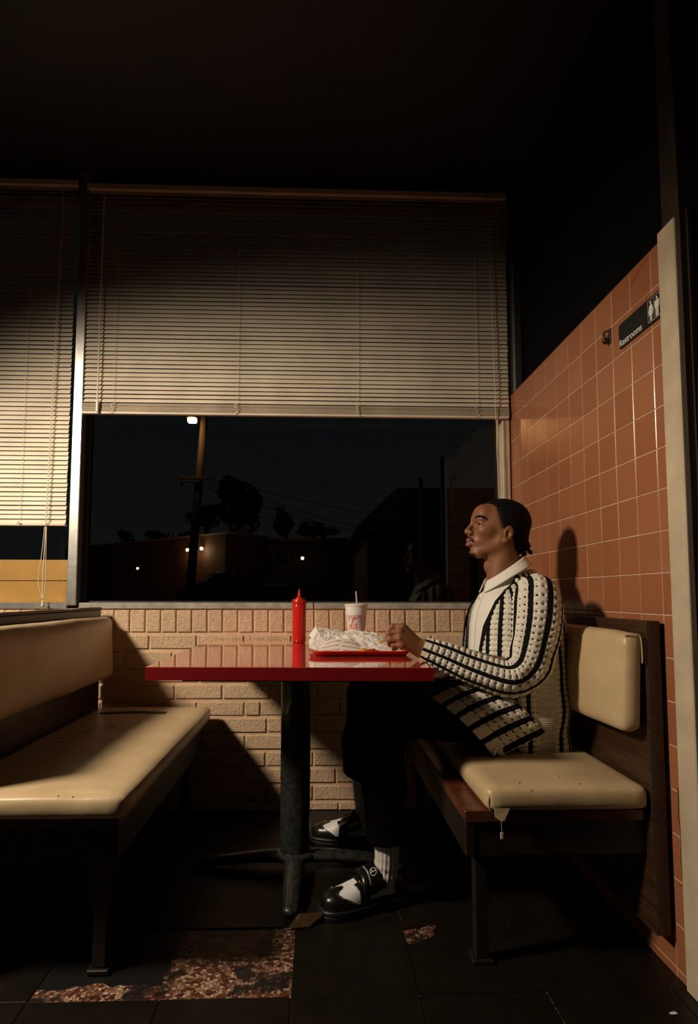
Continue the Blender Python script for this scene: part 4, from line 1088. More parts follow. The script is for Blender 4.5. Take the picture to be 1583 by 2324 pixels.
def setattr_point(me, name, arr):
    a = me.attributes.new(name, 'FLOAT', 'POINT'); a.data.foreach_set('value', np.asarray(arr, np.float32))
def attr(nt, name):
    n = nt.nodes.new('ShaderNodeAttribute'); n.attribute_name = name; return n.outputs['Fac']

YP = 2.06
def pxa(px, py, y): return np.array(at(px, py, 'y', y))
HB = pxa(1131.2, 1206.2, YP)                       # origin of the head frame
def hd(x, y, z): return HB+np.array([x, y, z])*.001  # head-local millimetres (x back, y away, z up)

# ---- materials
def mat_skin():
    m, nt, bs = base_mat('brown_skin'); v = coords(nt, True)
    c = ramp(nt, noise_tex(nt, v, 38., 5.), [(.3, (.215, .086, .040)), (.7, (.270, .115, .056))])
    c = mixc(nt, attr(nt, 'lips'), c, (.27, .105, .080)); c = mixc(nt, attr(nt, 'stubble'), c, (.022, .012, .008)); c = mixc(nt, attr(nt, 'nail'), c, (.42, .25, .17))
    sb = attr(nt, 'stubble'); link(nt, mathn(nt, 'MULTIPLY', mathn(nt, 'SUBTRACT', 1., sb), .42), bs.inputs['Specular IOR Level'])
    link(nt, mathn(nt, 'ADD', mathn(nt, 'MULTIPLY', noise_tex(nt, v, 90., 3.), .22), mathn(nt, 'MULTIPLY_ADD', sb, .35, .37)), bs.inputs['Roughness'])
    link(nt, c, bs.inputs['Base Color']); bs.inputs['Subsurface Weight'].default_value = 0.
    bs.inputs['Subsurface Radius'].default_value = (.008, .003, .0015); bs.inputs['Subsurface Scale'].default_value = .3
    bump(nt, bs, noise_tex(nt, v, 420., 3.), .12, .0008); return m
def mat_knit():
    m, nt, bs = base_mat('striped_crochet'); v = coords(nt, True)
    st = attr(nt, 'stripe'); f = mathn(nt, 'GREATER_THAN', mathn(nt, 'ADD', st, mathn(nt, 'MULTIPLY', mathn(nt, 'SUBTRACT', noise_tex(nt, v, 260., 2.), .5), .5)), .5)
    c = ramp(nt, noise_tex(nt, v, 60., 3.), [(.3, (.70, .66, .57)), (.7, (.80, .76, .67))])
    link(nt, mixc(nt, f, c, (.006, .006, .007)), bs.inputs['Base Color']); bs.inputs['Roughness'].default_value = .9; bs.inputs['Specular IOR Level'].default_value = .15
    bump(nt, bs, noise_tex(nt, v, 520., 3.), .5, .0014); return m
MP = dict(skin=mat_skin(), knit=mat_knit(),
    hair=simple('black_hair', (.0035, .003, .0028), .7, bscale=260, bstr=.7, bdist=.003, spec=.15),
    shirt=simple('white_knit_shirt', (.80, .77, .70), .85, bscale=480, bstr=.4, bdist=.001),
    trouser=simple('black_trouser', (.0022, .0021, .0021), .95, bscale=300, bstr=.2, spec=.05),
    sock=simple('white_sock', (.70, .68, .63), .9, bscale=500, bstr=.4),
    leather_w=simple('white_leather', (.74, .73, .72), .4, bscale=120, bstr=.12),
    leather_b=simple('black_leather', (.007, .007, .007), .28, bscale=260, bstr=.12),
    rubber=simple('black_rubber', (.006, .006, .006), .5),
    orange=simple('orange_lace_tip', (.75, .26, .04), .4), eye=simple('eye_white', (.34, .27, .22), .2), iris=simple('dark_iris', (.012, .007, .005), .1),
    printw=simple('white_print', (.75, .75, .74), .5))

per = thing('person', (.62, YP, 0), 'person in striped crochet cardigan and black trousers eating at the table', 'person')

# ---- body: head, neck, trunk, arms and hands in one surface
B_ = Field((.16, 1.74, .47), (.86, 2.42, 1.33), .0025)
K = .014
B_.ell(hd(12, 0, 30), (.094, .072, .077), K)                              # cranium
B_.ell(hd(-38, 0, -8), (.049, .055, .064), .020)                          # mid face
B_.ell(hd(-68, 0, -38), (.037, .033, .030), .016)                         # tooth arch
B_.ell(hd(-80, 0, -74), (.023, .023, .016), .016)                         # chin
for s in (-1, 1):
    B_.cap(hd(-6, s*47, -42), hd(-72, s*17, -76), .015, .013, .020)         # jaw bone
    B_.cap(hd(-6, s*47, -42), hd(2, s*54, 0), .015, .014, .024)
    B_.ell(hd(-55, s*43, -2), (.026, .016, .016), .020)                   # cheek bone
    B_.cap(hd(-84, s*9, 40), hd(-68, s*43, 38), .0085, .009, .012)         # brow ridge
B_.ell(hd(-57, 0, 57), (.030, .050, .034), .022)                          # forehead
for s in (-1, 1):
    B_.ell(hd(-91, s*33, 20), (.013, .017, .012), .010, 'cut')            # eye socket
    B_.ell(hd(-68, s*32, 20), (.0150, .0155, .0125), .004)                # lids over the eye ball
    B_.cap(hd(-84, s*20, 11.5), hd(-72, s*44, 14), .0045, .0045, .008)     # lower lid pad
B_.cap(hd(-87, 0, 33), hd(-107, 0, 4), .0060, .0082, .010)                 # nose bridge
B_.ell(hd(-109.5, 0, -2), (.0098, .0100, .0088), .007)                    # tip
for s in (-1, 1):
    B_.ell(hd(-98, s*13, -5.5), (.0115, .0066, .0082), .005)              # wing
    B_.ell(hd(-106, s*6.5, -13.5), (.0052, .0036, .0046), .0025, 'cut')   # nostril
    B_.cap(hd(-96, s*19.5, -7), hd(-92, s*27, -26), .0016, .0010, .004, 'cut')
B_.cap(hd(-103, 0, -11), hd(-103, 0, -22), .0052, .0056, .006)            # philtrum
B_.ell(hd(-103.5, 0, -31), (.0108, .0215, .0068), .004)                   # upper lip
B_.ell(hd(-103.5, 0, -46), (.0128, .0190, .0082), .004)                   # lower lip
for s in (-1, 1): B_.cap(hd(-117, 0, -38.4), hd(-97, s*24, -37.5), .0013, .0014, .0025, 'cut')
B_.cap(hd(-114, -10, -59), hd(-114, 10, -59), .005, .005, .006, 'cut')    # fold under the lip
# ears
for s in (-1, 1):
    cs, sn = math.cos(.22), math.sin(.22); rt = ((cs, 0, -sn), (0, 1, 0), (sn, 0, cs))
    B_.ell(hd(10, s*78, -14), (.0165, .0075, .0265), .004, rot=rt)
    B_.ell(hd(2, s*74, -38), (.0085, .0055, .0085), .005)
    B_.ell(hd(6, s*86, -17), (.0102, .0084, .0150), .0025, 'cut', rot=rt)
    B_.cap(hd(15, s*85, 3), hd(22, s*85, -20), .0022, .0022, .003, 'cut')
    B_.ell(hd(-3, s*78, -21), (.0045, .0045, .0065), .003)
# neck and trunk
B_.cap(hd(4, 0, -40), hd(20, 0, -180), .053, .058, .024, flat=(1.05, .97, 1))
B_.ell(hd(-42, 0, -121), (.010, .011, .013), .018)
for s in (-1, 1): B_.cap(hd(20, s*46, -52), hd(-22, s*15, -178), .010, .011, .022)
B_.cap((.672, YP, .56), (.672, YP, .86), .115, .115, .03, flat=(.9, 1.25, 1))
B_.cap((.685, YP-.135, .925), (.685, YP+.135, .925), .058, .058, .05)
AR = [(.672, 1.872, .912), (.612, 1.842, .712), (.335, 1.872, .788)]
B_.cap(AR[0], AR[1], .046, .038, .02); B_.cap(AR[1], AR[2], .038, .0235, .02)
AF = [(.690, 2.255, .915), (.640, 2.300, .700), (.44, 2.215, .668)]       # far arm, hand resting on the thigh
B_.cap(AF[0], AF[1], .046, .038, .02); B_.cap(AF[1], AF[2], .038, .024, .02)
NAILS = []
def finger(pts, r, k=.004):
    for a, b, ra, rb in zip(pts[:-1], pts[1:], r[:-1], r[1:]): B_.cap(a, b, ra, rb, k)
wr_ = pxa(955, 1474, 1.876)
B_.cap(AR[2], wr_, .0235, .0215, .012, flat=(1, .85, 1))
hand = dict(
    index=[(914, 1422, 1.874), (890, 1423, 1.882), (884, 1441, 1.905), (888, 1452, 1.917)],
    middle=[(907, 1434, 1.860), (882, 1438, 1.866), (880, 1451, 1.893), (887, 1457, 1.908)],
    ring=[(906, 1450, 1.853), (884, 1452, 1.860), (884, 1462, 1.885), (892, 1464, 1.901)],
    little=[(912, 1464, 1.852), (893, 1465, 1.860), (893, 1472, 1.880), (899, 1472, 1.894)])
rad = dict(index=(.0112, .0096, .0083, .0072), middle=(.0112, .0098, .0084, .0073), ring=(.0108, .0092, .0080, .0070), little=(.0100, .0080, .0070, .0062))
for nme, P in hand.items():
    W3 = [pxa(*p) for p in P]
    B_.cap(wr_+np.array([0, .002 if nme == 'index' else -.004, .008 if nme == 'index' else (-.006 if nme == 'little' else 0)]), W3[0], .0175, rad[nme][0], .012)
    finger(W3, rad[nme], .0035)
    B_.ell(W3[1], (.0102, .0098, .0102) if nme != 'little' else (.0086,)*3, .005)
TH = [pxa(942, 1458, 1.900), pxa(918, 1438, 1.918), pxa(899, 1446, 1.926), pxa(886, 1454, 1.922)]
B_.cap(wr_, TH[0], .018, .0155, .012); finger(TH, (.0150, .0115, .0100, .0080), .006)
# far hand flat on the thigh
fw = np.array(AF[2]); fd = np.array([-.88, -.45, -.02]); fd /= np.linalg.norm(fd); fs = np.array([-fd[1], fd[0], 0])
for k, o in enumerate((-.030, -.010, .010, .029)):
    m0 = fw+fd*.085+fs*o; B_.cap(fw+fs*o*.5, m0, .017, .0105, .01)
    L = (.068, .078, .072, .056)[k]; finger([m0, m0+fd*L*.5+np.array([0, 0, -.004]), m0+fd*L+np.array([0, 0, -.014])], (.0102, .0090, .0072), .0035)
finger([fw+fs*.012, fw+fd*.04+fs*.045, fw+fd*.075+fs*.055], (.015, .0115, .0085), .008)
V, Q = B_.mesh(); V = smooth_mesh(V, Q, 2, .45)
body = obj('body', V, Q, MP['skin'], per, True)
L_ = (V-HB)*1000
lipz = np.where(L_[:, 2] > -38, (L_[:, 2]+31)/6.2, (L_[:, 2]+46)/8.2)
lips = np.clip(1.35-np.sqrt(lipz**2+(L_[:, 1]/21)**2+np.clip((-106-L_[:, 0])*-.09, 0, 9)**2), 0, 1)*(L_[:, 0] < -96)
lips = np.clip(lips*2.2, 0, 1)
def blobm(c, r): return np.clip(1.25-np.sqrt((((L_-np.array(c))/np.array(r))**2).sum(1)), 0, 1)
must = np.zeros(len(V))
for s in (-1, 1):
    for q in np.linspace(0, 1, 8): must = np.maximum(must, blobm((-112+q*14, s*(4+q*20), -20-q*17+3*math.sin(q*3)), (8, 5, 4.4)))
goat = np.maximum(blobm((-106, 0, -63), (7, 8, 8)), blobm((-92, 0, -84), (17, 22, 11)))
fade = np.clip((.5-np.abs(L_[:, 1]*0))*0, 0, 1)
jawline = np.maximum.reduce([blobm((-60+q*62, s*(28+q*24), -84+q*34), (14, 14, 9)) for s in (-1, 1) for q in np.linspace(0, 1, 6)])*.42
def hairline(z, ay):
    xh = np.interp(z, [-95, -60, -18, -8, 4, 20, 42, 60, 74, 89, 100, 108, 116], [52, 50, 48, 44, 18, 14, 9, 2, -8, -26, -44, -58, -66])
    return xh-10*np.clip(1-ay/45, 0, 1)*(z > 55)-24*np.clip((ay-25)/45, 0, 1)*np.clip((105-z)/40, 0, 1)
dh = hairline(L_[:, 2], np.abs(L_[:, 1]))-L_[:, 0]
temple = np.clip(1.-dh/np.where(L_[:, 2] < 70, 17., 5.), 0, 1)**1.3*.93*(L_[:, 2] > -20)*(np.abs(L_[:, 1]) > 20)*(np.abs(L_[:, 1]) < 76.5)
stub = np.clip(np.maximum.reduce([must*2.4, goat*2.6, jawline, temple]), 0, .95)*(1-lips)*(L_[:, 2] > -100)
setattr_point(body.data, 'lips', lips); setattr_point(body.data, 'stubble', stub); setattr_point(body.data, 'nail', np.zeros(len(V)))

from mathutils.bvhtree import BVHTree
bvh = BVHTree.FromPolygons([tuple(v) for v in V.tolist()], [tuple(q) for q in Q.tolist()])
def onface(zx, zy, off=.0006, z7=True):
    """point of the face surface found along the sight line of a photograph pixel (zoomed face crop)"""
    px, py = 1020+zx/7.195, 1120+zy/7.195; o = Vector((0, 0, CAMH)); d = (cF+cR*((px-CX)/FPX)-cU*((py-CY)/FPX)).normalized()
    loc, nrm, i, dist = bvh.ray_cast(o, d)
    if loc is None: return None
    return loc+nrm*off
def mirror(p): return Vector((p.x, 2*YP-p.y, p.z))
def strip_tube(name, pts, r, mat, n=24, flat=1.):
    P = [onface(*p, off=-.0010 if name == 'eyebrow' else .0004) for p in pts]; P = [p for p in P if p is not None]
    if len(P) < 2: return
    for mir in (False, True):
        q = [tuple(mirror(p) if mir else p) for p in P]
        MB().tube(catmull(np.array(q), n), np.interp(np.linspace(0, 1, n), np.linspace(0, 1, len(r)), r), 8).build(name, mat, body, True)
for dy_ in (-9, 0, 9): strip_tube('eyebrow', [(406, 410+dy_*.3), (428, 386+dy_*.8), (470, 372+dy_), (530, 378+dy_), (585, 404+dy_*.8), (630, 442+dy_*.2)], [.0010, .0022, .0025, .0024, .0020, .0007], MP['hair'])
strip_tube('eyelash', [(440, 482), (470, 486), (505, 500), (540, 518), (566, 530)], [.0006, .0011, .0011, .0008, .0004], MP['hair'])
pe = [onface(x, y, .0004) for x, y in ((446, 488), (472, 491), (505, 504), (538, 520), (560, 529), (530, 533), (498, 524), (468, 508))]
if all(p is not None for p in pe):
    for mir in (False, True):
        q = [mirror(p) if mir else p for p in pe]; c = sum(q, Vector())/len(q); c = c+Vector((-.0008, .0012 if mir else -.0012, 0))
        obj('eye', [tuple(p) for p in q]+[tuple(c)], [(i, (i+1) % 8, 8) for i in range(8)], MP['eye'], body, True)
pi = [onface(x, y, .0012) for x, y in ((455, 490), (474, 492), (492, 500), (494, 514), (478, 514), (460, 500))]
if all(p is not None for p in pi):
    for mir in (False, True): obj('iris', [tuple(mirror(p) if mir else p) for p in pi], [tuple(range(6))], MP['iris'], body)

# ---- hair: close cropped twists with a few hanging at the nape
Hf = Field(HB+np.array([-.08, -.10, -.12]), HB+np.array([.14, .10, .135]), .0025)
Hf.ell(hd(13, 0, 31), (.0985, .0785, .0825), .01); Hf.ell(hd(58, 0, -32), (.040, .060, .050), .02)
X = (Hf.lo[0]+Hf.h*np.arange(Hf.n[0])-HB[0])*1000; Yg = (Hf.lo[1]+Hf.h*np.arange(Hf.n[1])-HB[1])*1000; Z = (Hf.lo[2]+Hf.h*np.arange(Hf.n[2])-HB[2])*1000
cut = (hairline(Z[None, None, :], np.abs(Yg)[None, :, None])-X[:, None, None])*.001*.75
Hf.F = np.maximum(Hf.F, cut.astype(np.float32))
ridge = .0010*np.sin(Yg[None, :, None]*.50+.02*X[:, None, None])*np.sin(X[:, None, None]*.22+Z[None, None, :]*.22)
Hf.F = Hf.F+ridge.astype(np.float32)
Vh, Qh = Hf.mesh(); Vh = smooth_mesh(Vh, Qh, 1, .4)
hair = obj('hair', Vh, Qh, MP['hair'], per, True)
for (x0, y0, z0, x1, z1) in ((92, -20, -40, 103, -80), (96, 8, -42, 108, -76), (80, -34, -55, 76, -84), (72, -40, -58, 68, -88), (88, 24, -52, 90, -82)):
    n = 18; t = np.linspace(0, 1, n); P = np.stack([x0+(x1-x0)*t+3*np.sin(t*9), y0+2*np.cos(t*9), z0+(z1-z0)*t], -1)
    MB().tube([tuple(hd(*p)) for p in P], .0052*(1+.28*np.sin(t*26))*np.where(t > .93, .6, 1.), 9).build('hair_twist', MP['hair'], hair, True)

# ---- white polo shirt and crochet cardigan
RZ = np.array([.452, .50, .56, .62, .70, .78, .85, .895, .925, .950, .972, .992, 1.010, 1.030])
RX = np.array([.668, .668, .667, .666, .664, .663, .663, .664, .665, .665, .662, .657, .650, .644])
RA = np.array([.140, .146, .150, .153, .155, .153, .148, .140, .131, .120, .106, .092, .080, .070])
RB = np.array([.196, .203, .206, .206, .206, .207, .206, .199, .184, .160, .128, .098, .080, .068])
def torso_pt(th, z, off=0.):
    xc, a, b = np.interp(z, RZ, RX), np.interp(z, RZ, RA)+off, np.interp(z, RZ, RB)+off
    c, s = np.cos(th), np.sin(th); p = 2.35
    r = (np.abs(c)**p+np.abs(s)**p)**(-1/p)
    return xc-a*c*r, YP-b*s*r
nz_, nt_ = 90, 140
zz = np.linspace(.47, 1.030, nz_); th = np.linspace(0, 2*math.pi, nt_, endpoint=False)
Zg, Tg = np.meshgrid(zz, th, indexing='ij'); Xs, Ys = torso_pt(Tg, Zg, -.012)
Vs = np.stack([Xs, Ys, Zg+(.020*np.clip(-np.cos(Tg), 0, 1)-.030*np.clip(np.cos(Tg), 0, 1))*np.clip((Zg-.95)/.07, 0, 1)], -1).reshape(-1, 3)
shirt = obj('polo_shirt', Vs, gridfaces(nz_, nt_)[:, ::-1], MP['shirt'], per, True)
# cardigan body
NS = 27
def knit_h(f, v, period=.0165, amp=.0042):
    """relief of the crochet: flat black bands, white bands of fan-shaped clusters; last result marks open holes"""
    w = np.abs(((v/(period*.5)) % 2)-1)                       # triangle wave along the band
    lim = .30+.045*w
    black = f < lim
    q = np.clip((f-lim)/(1-lim), 0, 1); band = np.clip(np.sin(math.pi*q), 0, 1)**.45
    cell = (v/period) % 1.; cl = np.abs(np.sin(math.pi*cell))**.5
    yarn = .00055*np.sin(2*math.pi*(v/.0042+(q-.5)*1.6*np.sign(cell-.5)))+.00035*np.sin(2*math.pi*f*14)
    hgt = amp*(band*(.45+.55*cl))+yarn*(1-black)
    dc = np.minimum(cell, 1-cell)
    hole = np.zeros(f.shape, bool)
    for qc in (.24, .76): hole |= (((dc/.17)**2+((q-qc)/.13)**2) < 1) & ~black
    hole |= (((np.abs(cell-.5)/.10)**2+((q-.5)/.10)**2) < 1) & ~black & False
    near = np.zeros(f.shape, bool)
    for qc in (.24, .76): near |= (((dc/.27)**2+((q-qc)/.20)**2) < 1) & ~black
    hgt = np.where(near, hgt-.0022, hgt); hgt = np.where(black, .0022+.0007*np.sin(2*math.pi*v/.0045), hgt)
    return hgt, black.astype(float), hole
def open_faces(F, hole):
    """drop the faces that lie inside the holes of the crochet"""
    return F[~hole.ravel()[F].all(1)]
nz_, nt_ = 300, 560
zz = np.linspace(.452, 1.018, nz_); tt = np.linspace(0, 1, nt_)
th0 = np.radians(np.interp(zz, [.45, .62, .70, .755, .85, .93, .97, 1.018], [34, 27, 26, 28, 34, 45, 58, 92]))
TH_ = th0[:, None]+(2*math.pi-2*th0[:, None])*tt[None, :]; Zg = np.repeat(zz[:, None], nt_, 1)
U = TH_/(2*math.pi)*NS+.15; f = U % 1.
hgt, blk, hole = knit_h(f, Zg)
rib = ((TH_ > math.radians(90)) & (TH_ < math.radians(112)) & (Zg < .74))
hole = hole & ~rib; blk = np.where(rib, 0., blk); hgt = np.where(rib, .0012+.0016*np.sin(2*math.pi*Zg/.0062), hgt)
edge = (tt[None, :] < .016) | (tt[None, :] > .984); hole = hole & ~edge; blk = np.where(edge, 1., blk); hgt = np.where(edge, .004, hgt)
# folds: soft horizontal creases where the body bends and loose hang at the back
fold = .006*np.sin(Zg*38+3*np.sin(TH_*2))*np.clip((.72-Zg)/.2, 0, 1)+.005*np.sin(TH_*7+Zg*9)*np.clip((.86-Zg)/.3, 0, 1)
Xc, Yc_ = torso_pt(TH_, Zg, 0.002+hgt+fold)
droop = (.020*np.clip(-np.cos(TH_), 0, 1)-.030*np.clip(np.cos(TH_), 0, 1))*np.clip((Zg-.95)/.07, 0, 1)
Vc = np.stack([Xc, Yc_, Zg+droop], -1).reshape(-1, 3)
card = obj('cardigan', Vc, open_faces(gridfaces(nz_, nt_, False), hole)[:, ::-1], MP['knit'], per, True)
setattr_point(card.data, 'stripe', blk.ravel()); so = card.modifiers.new('thickness', 'SOLIDIFY'); so.thickness = .0035; so.offset = -1
# sleeves
def sleeve(P, R, cuff, ns=8, ref=(0, -1, 0), ph=.0):
    n = 400; m = 256
    c = catmull(np.array(P), n); r = np.interp(np.linspace(0, 1, n), np.linspace(0, 1, len(R)), R)
    r = np.convolve(np.pad(r, 12, mode='edge'), np.ones(25)/25, 'valid')
    T, N, Bn = frames(c, ref); L = np.concatenate([[0], np.cumsum(np.linalg.norm(np.diff(c, axis=0), axis=1))])
    a = np.linspace(0, 2*math.pi, m, endpoint=False); Ag = np.repeat(a[None, :], n, 0); Lg = np.repeat(L[:, None], m, 1)
    f = (Ag/(2*math.pi)*ns+ph) % 1.
    hgt, blk, hole = knit_h(f, Lg, .0185, .0055)
    cf = Lg > L[-1]-cuff; hole = hole & ~cf; hgt = np.where(cf & (blk < .5), .0030, hgt)
    wrk = .004*np.sin(Lg*55+2*np.sin(Ag*2))*np.exp(-((Lg-L[-1]*.46)/.07)**2)+.0025*np.sin(Ag*3+Lg*20)
    rr = (r[:, None]+hgt+wrk)
    Vv = c[:, None]+rr[..., None]*(np.cos(Ag)[..., None]*N[:, None]+np.sin(Ag)[..., None]*Bn[:, None])
    o = obj('sleeve', Vv.reshape(-1, 3), open_faces(gridfaces(n, m), hole), MP['knit'], card, True)
    setattr_point(o.data, 'stripe', blk.ravel()); so = o.modifiers.new('thickness', 'SOLIDIFY'); so.thickness = .0035; so.offset = -1
    return o
sleeve([(.694, 1.960, .958), (.690, 1.905, .946), (.682, 1.868, .918), (.670, 1.846, .862), (.650, 1.836, .785), (.618, 1.832, .722), (.565, 1.836, .702), (.470, 1.850, .730), (.385, 1.862, .765), (.322, 1.872, .789)],
       [.050, .068, .073, .070, .064, .060, .054, .047, .040, .0335], .018, ph=.28)
sleeve([(.694, 2.160, .958), (.690, 2.215, .946), (.686, 2.252, .918), (.676, 2.275, .862), (.658, 2.292, .785), (.640, 2.300, .722), (.58, 2.275, .695), (.515, 2.245, .685), (.46, 2.222, .675)],
       [.050, .068, .073, .070, .064, .058, .050, .043, .036], .018, ref=(0, 1, 0), ph=.1)
# lower front of the cardigan spread over the near thigh
A0 = pxa(972, 1580, 1.900); B0 = pxa(1120, 1718, 1.832); C0 = pxa(1105, 1540, 1.905); D0 = pxa(1235, 1660, 1.850)
mid = pxa(1050, 1640, 1.838); midT = pxa(1165, 1590, 1.848)
nu, nv = 220, 160; s_ = np.linspace(0, 1, nu)[:, None, None]; t_ = np.linspace(0, 1, nv)[None, :, None]
def quadc(a, m, b, s): return a*(1-s)*(1-2*s)+m*4*s*(1-s)+b*s*(2*s-1)
hemc = quadc(A0, mid, B0, s_); topc = quadc(C0, midT, D0, s_)
Pp = hemc*(1-t_)+topc*t_; bul = np.sin(math.pi*t_)*.010+np.sin(math.pi*s_)*.004
du = np.gradient(Pp, axis=0); dv = np.gradient(Pp, axis=1); nn = np.cross(du, dv); nn /= np.linalg.norm(nn, axis=2)[..., None]+1e-9
if nn[nu//2, nv//2, 1] > 0: nn = -nn
wob = .10*np.sin(t_[..., 0]*3.)
f = ((s_[..., 0]*(1+.0*t_[..., 0])+wob*.3)*5.2+.05) % 1.
Lv = t_[..., 0]*.13+0*s_[..., 0]; hgt, blk, hole = knit_h(np.broadcast_to(f, (nu, nv)), np.broadcast_to(Lv, (nu, nv)), .018, .004)
pl = (Lv < .034) & (blk < .5); hole = hole & ~pl; hgt = np.where(pl, .0022, hgt)
Pp = Pp+nn*(hgt[..., None]+bul)
o = obj('front_panel', Pp.reshape(-1, 3), open_faces(gridfaces(nu, nv, False), hole), MP['knit'], card, True); setattr_point(o.data, 'stripe', blk.ravel())
so = o.modifiers.new('thickness', 'SOLIDIFY'); so.thickness = .006; so.offset = 0
# frayed rosette at the hem corner
rc = pxa(1127, 1700, 1.826); b = MB(); rr_ = random.Random(4)
for k in range(22):
    a = rr_.uniform(0, 6.28); d = np.array([math.cos(a), -rr_.uniform(.1, .7), math.sin(a)]); b.tube([rc, rc+d*.010+np.array([0, 0, .002]), rc+d*rr_.uniform(.014, .024)+np.array([0, 0, -.004])], [.004, .0034, .0012], 6)
o = b.build('tassel', MP['shirt'], card, True)
# collar of the polo shirt: folded band around the neck, points at the front
na, nb = 90, 14; ang = np.linspace(math.radians(14), math.radians(346), na)
rows = []
ca_ = np.cos(ang); sa_ = np.sin(ang); fr_ = np.clip(ca_, 0, 1)
tilt = (ca_+1)/2                                    # 0 at the nape, 1 at the throat
z_ = 1.082-.088*tilt**1.1; x_ = .636-.066*ca_+.004*tilt; y_ = YP-.064*sa_
for k, q in enumerate(np.linspace(0, 1, nb)):       # stand up, roll over, fall outside
    if q < .3: out = .001+0*ca_; dz = -.016+.016*(q/.3)+0*ca_
    elif q < .5: t = (q-.3)/.2; out = .006*math.sin(t*math.pi/2)+0*ca_; dz = .004*math.sin(t*math.pi)+0*ca_
    else: t = (q-.5)/.5; out = .006+.020*t+0*ca_; dz = -.027*t-.010*t*fr_
    rows.append(np.stack([x_-ca_*out*(1-.25*fr_), y_-sa_*out*1.25, z_+dz], -1))
Vr = np.array(rows); col = obj('collar', Vr.reshape(-1, 3), gridfaces(nb, na, False), MP['shirt'], shirt, True)
so = col.modifiers.new('thickness', 'SOLIDIFY'); so.thickness = .003; so.offset = 0
# placket and button
zz = np.linspace(.72, .955, 40); px_, py_ = torso_pt(np.radians(6.)+0*zz, zz, -.008)
Vp = np.concatenate([np.stack([torso_pt(np.radians(a)+0*zz, zz, o_)[0], torso_pt(np.radians(a)+0*zz, zz, o_)[1], zz-.028*np.clip((zz-.96)/.08, 0, 1)], -1)[:, None] for a, o_ in ((-9, -.011), (-8, -.0075), (8, -.0075), (9, -.011))], 1)
obj('placket', Vp.reshape(-1, 3), gridfaces(40, 4, False)[:, ::-1], MP['shirt'], shirt, True)
bx_, by_ = torso_pt(np.radians(4.), .940, -.006); V, F = lathe([(.0005, 0), (.0048, 0), (.0048, .0016), (.0005, .0018)], (0, 0, 0), 14); V = np.stack([bx_-V[:, 2], by_+V[:, 0], .940+V[:, 1]], -1); obj('button', V, F, MP['printw'], shirt, True)

# ---- trousers
Tf = Field((.06, 1.80, .12), (.86, 2.50, .72), .005)
KN, KF = np.array([.196, 1.925, .588]), np.array([.185, 2.235, .585])
AN, AFt = np.array([.214, 1.918, .155]), np.array([.168, 2.375, .215])
Tf.cap((.690, YP-.07, .555), (.690, YP+.07, .555), .090, .090, .05)
Tf.cap((.640, 1.965, .553), KN, .090, .074, .05); Tf.cap((.640, 2.155, .553), KF, .090, .074, .05)
for Kp, An in ((KN, AN), (KF, AFt)):
    rf = .0 if Kp is KN else .016; Tf.cap(Kp, (Kp+An)/2, .074, .064+rf, .03); Tf.cap((Kp+An)/2, An-np.array([0, 0, .05]), .064+rf, .057+rf, .03)
gx = Tf.lo[0]+Tf.h*np.arange(Tf.n[0]); gy = Tf.lo[1]+Tf.h*np.arange(Tf.n[1]); gz = Tf.lo[2]+Tf.h*np.arange(Tf.n[2])
hemz = np.where(gy[None, :, None] < 2.14, .197+.05*(gx[:, None, None]-.214),   .262-.30*(gx[:, None, None]-.168))
Tf.F = np.maximum(Tf.F, (hemz-gz[None, None, :]).astype(np.float32)*np.where(gx[:, None, None] < .42, 1, 0)+np.where(gx[:, None, None] < .42, 0, -1.).astype(np.float32))
Vt, Qt = Tf.mesh(); Vt = smooth_mesh(Vt, Qt, 2, .5); obj('trousers', Vt, Qt, MP['trouser'], per, True)

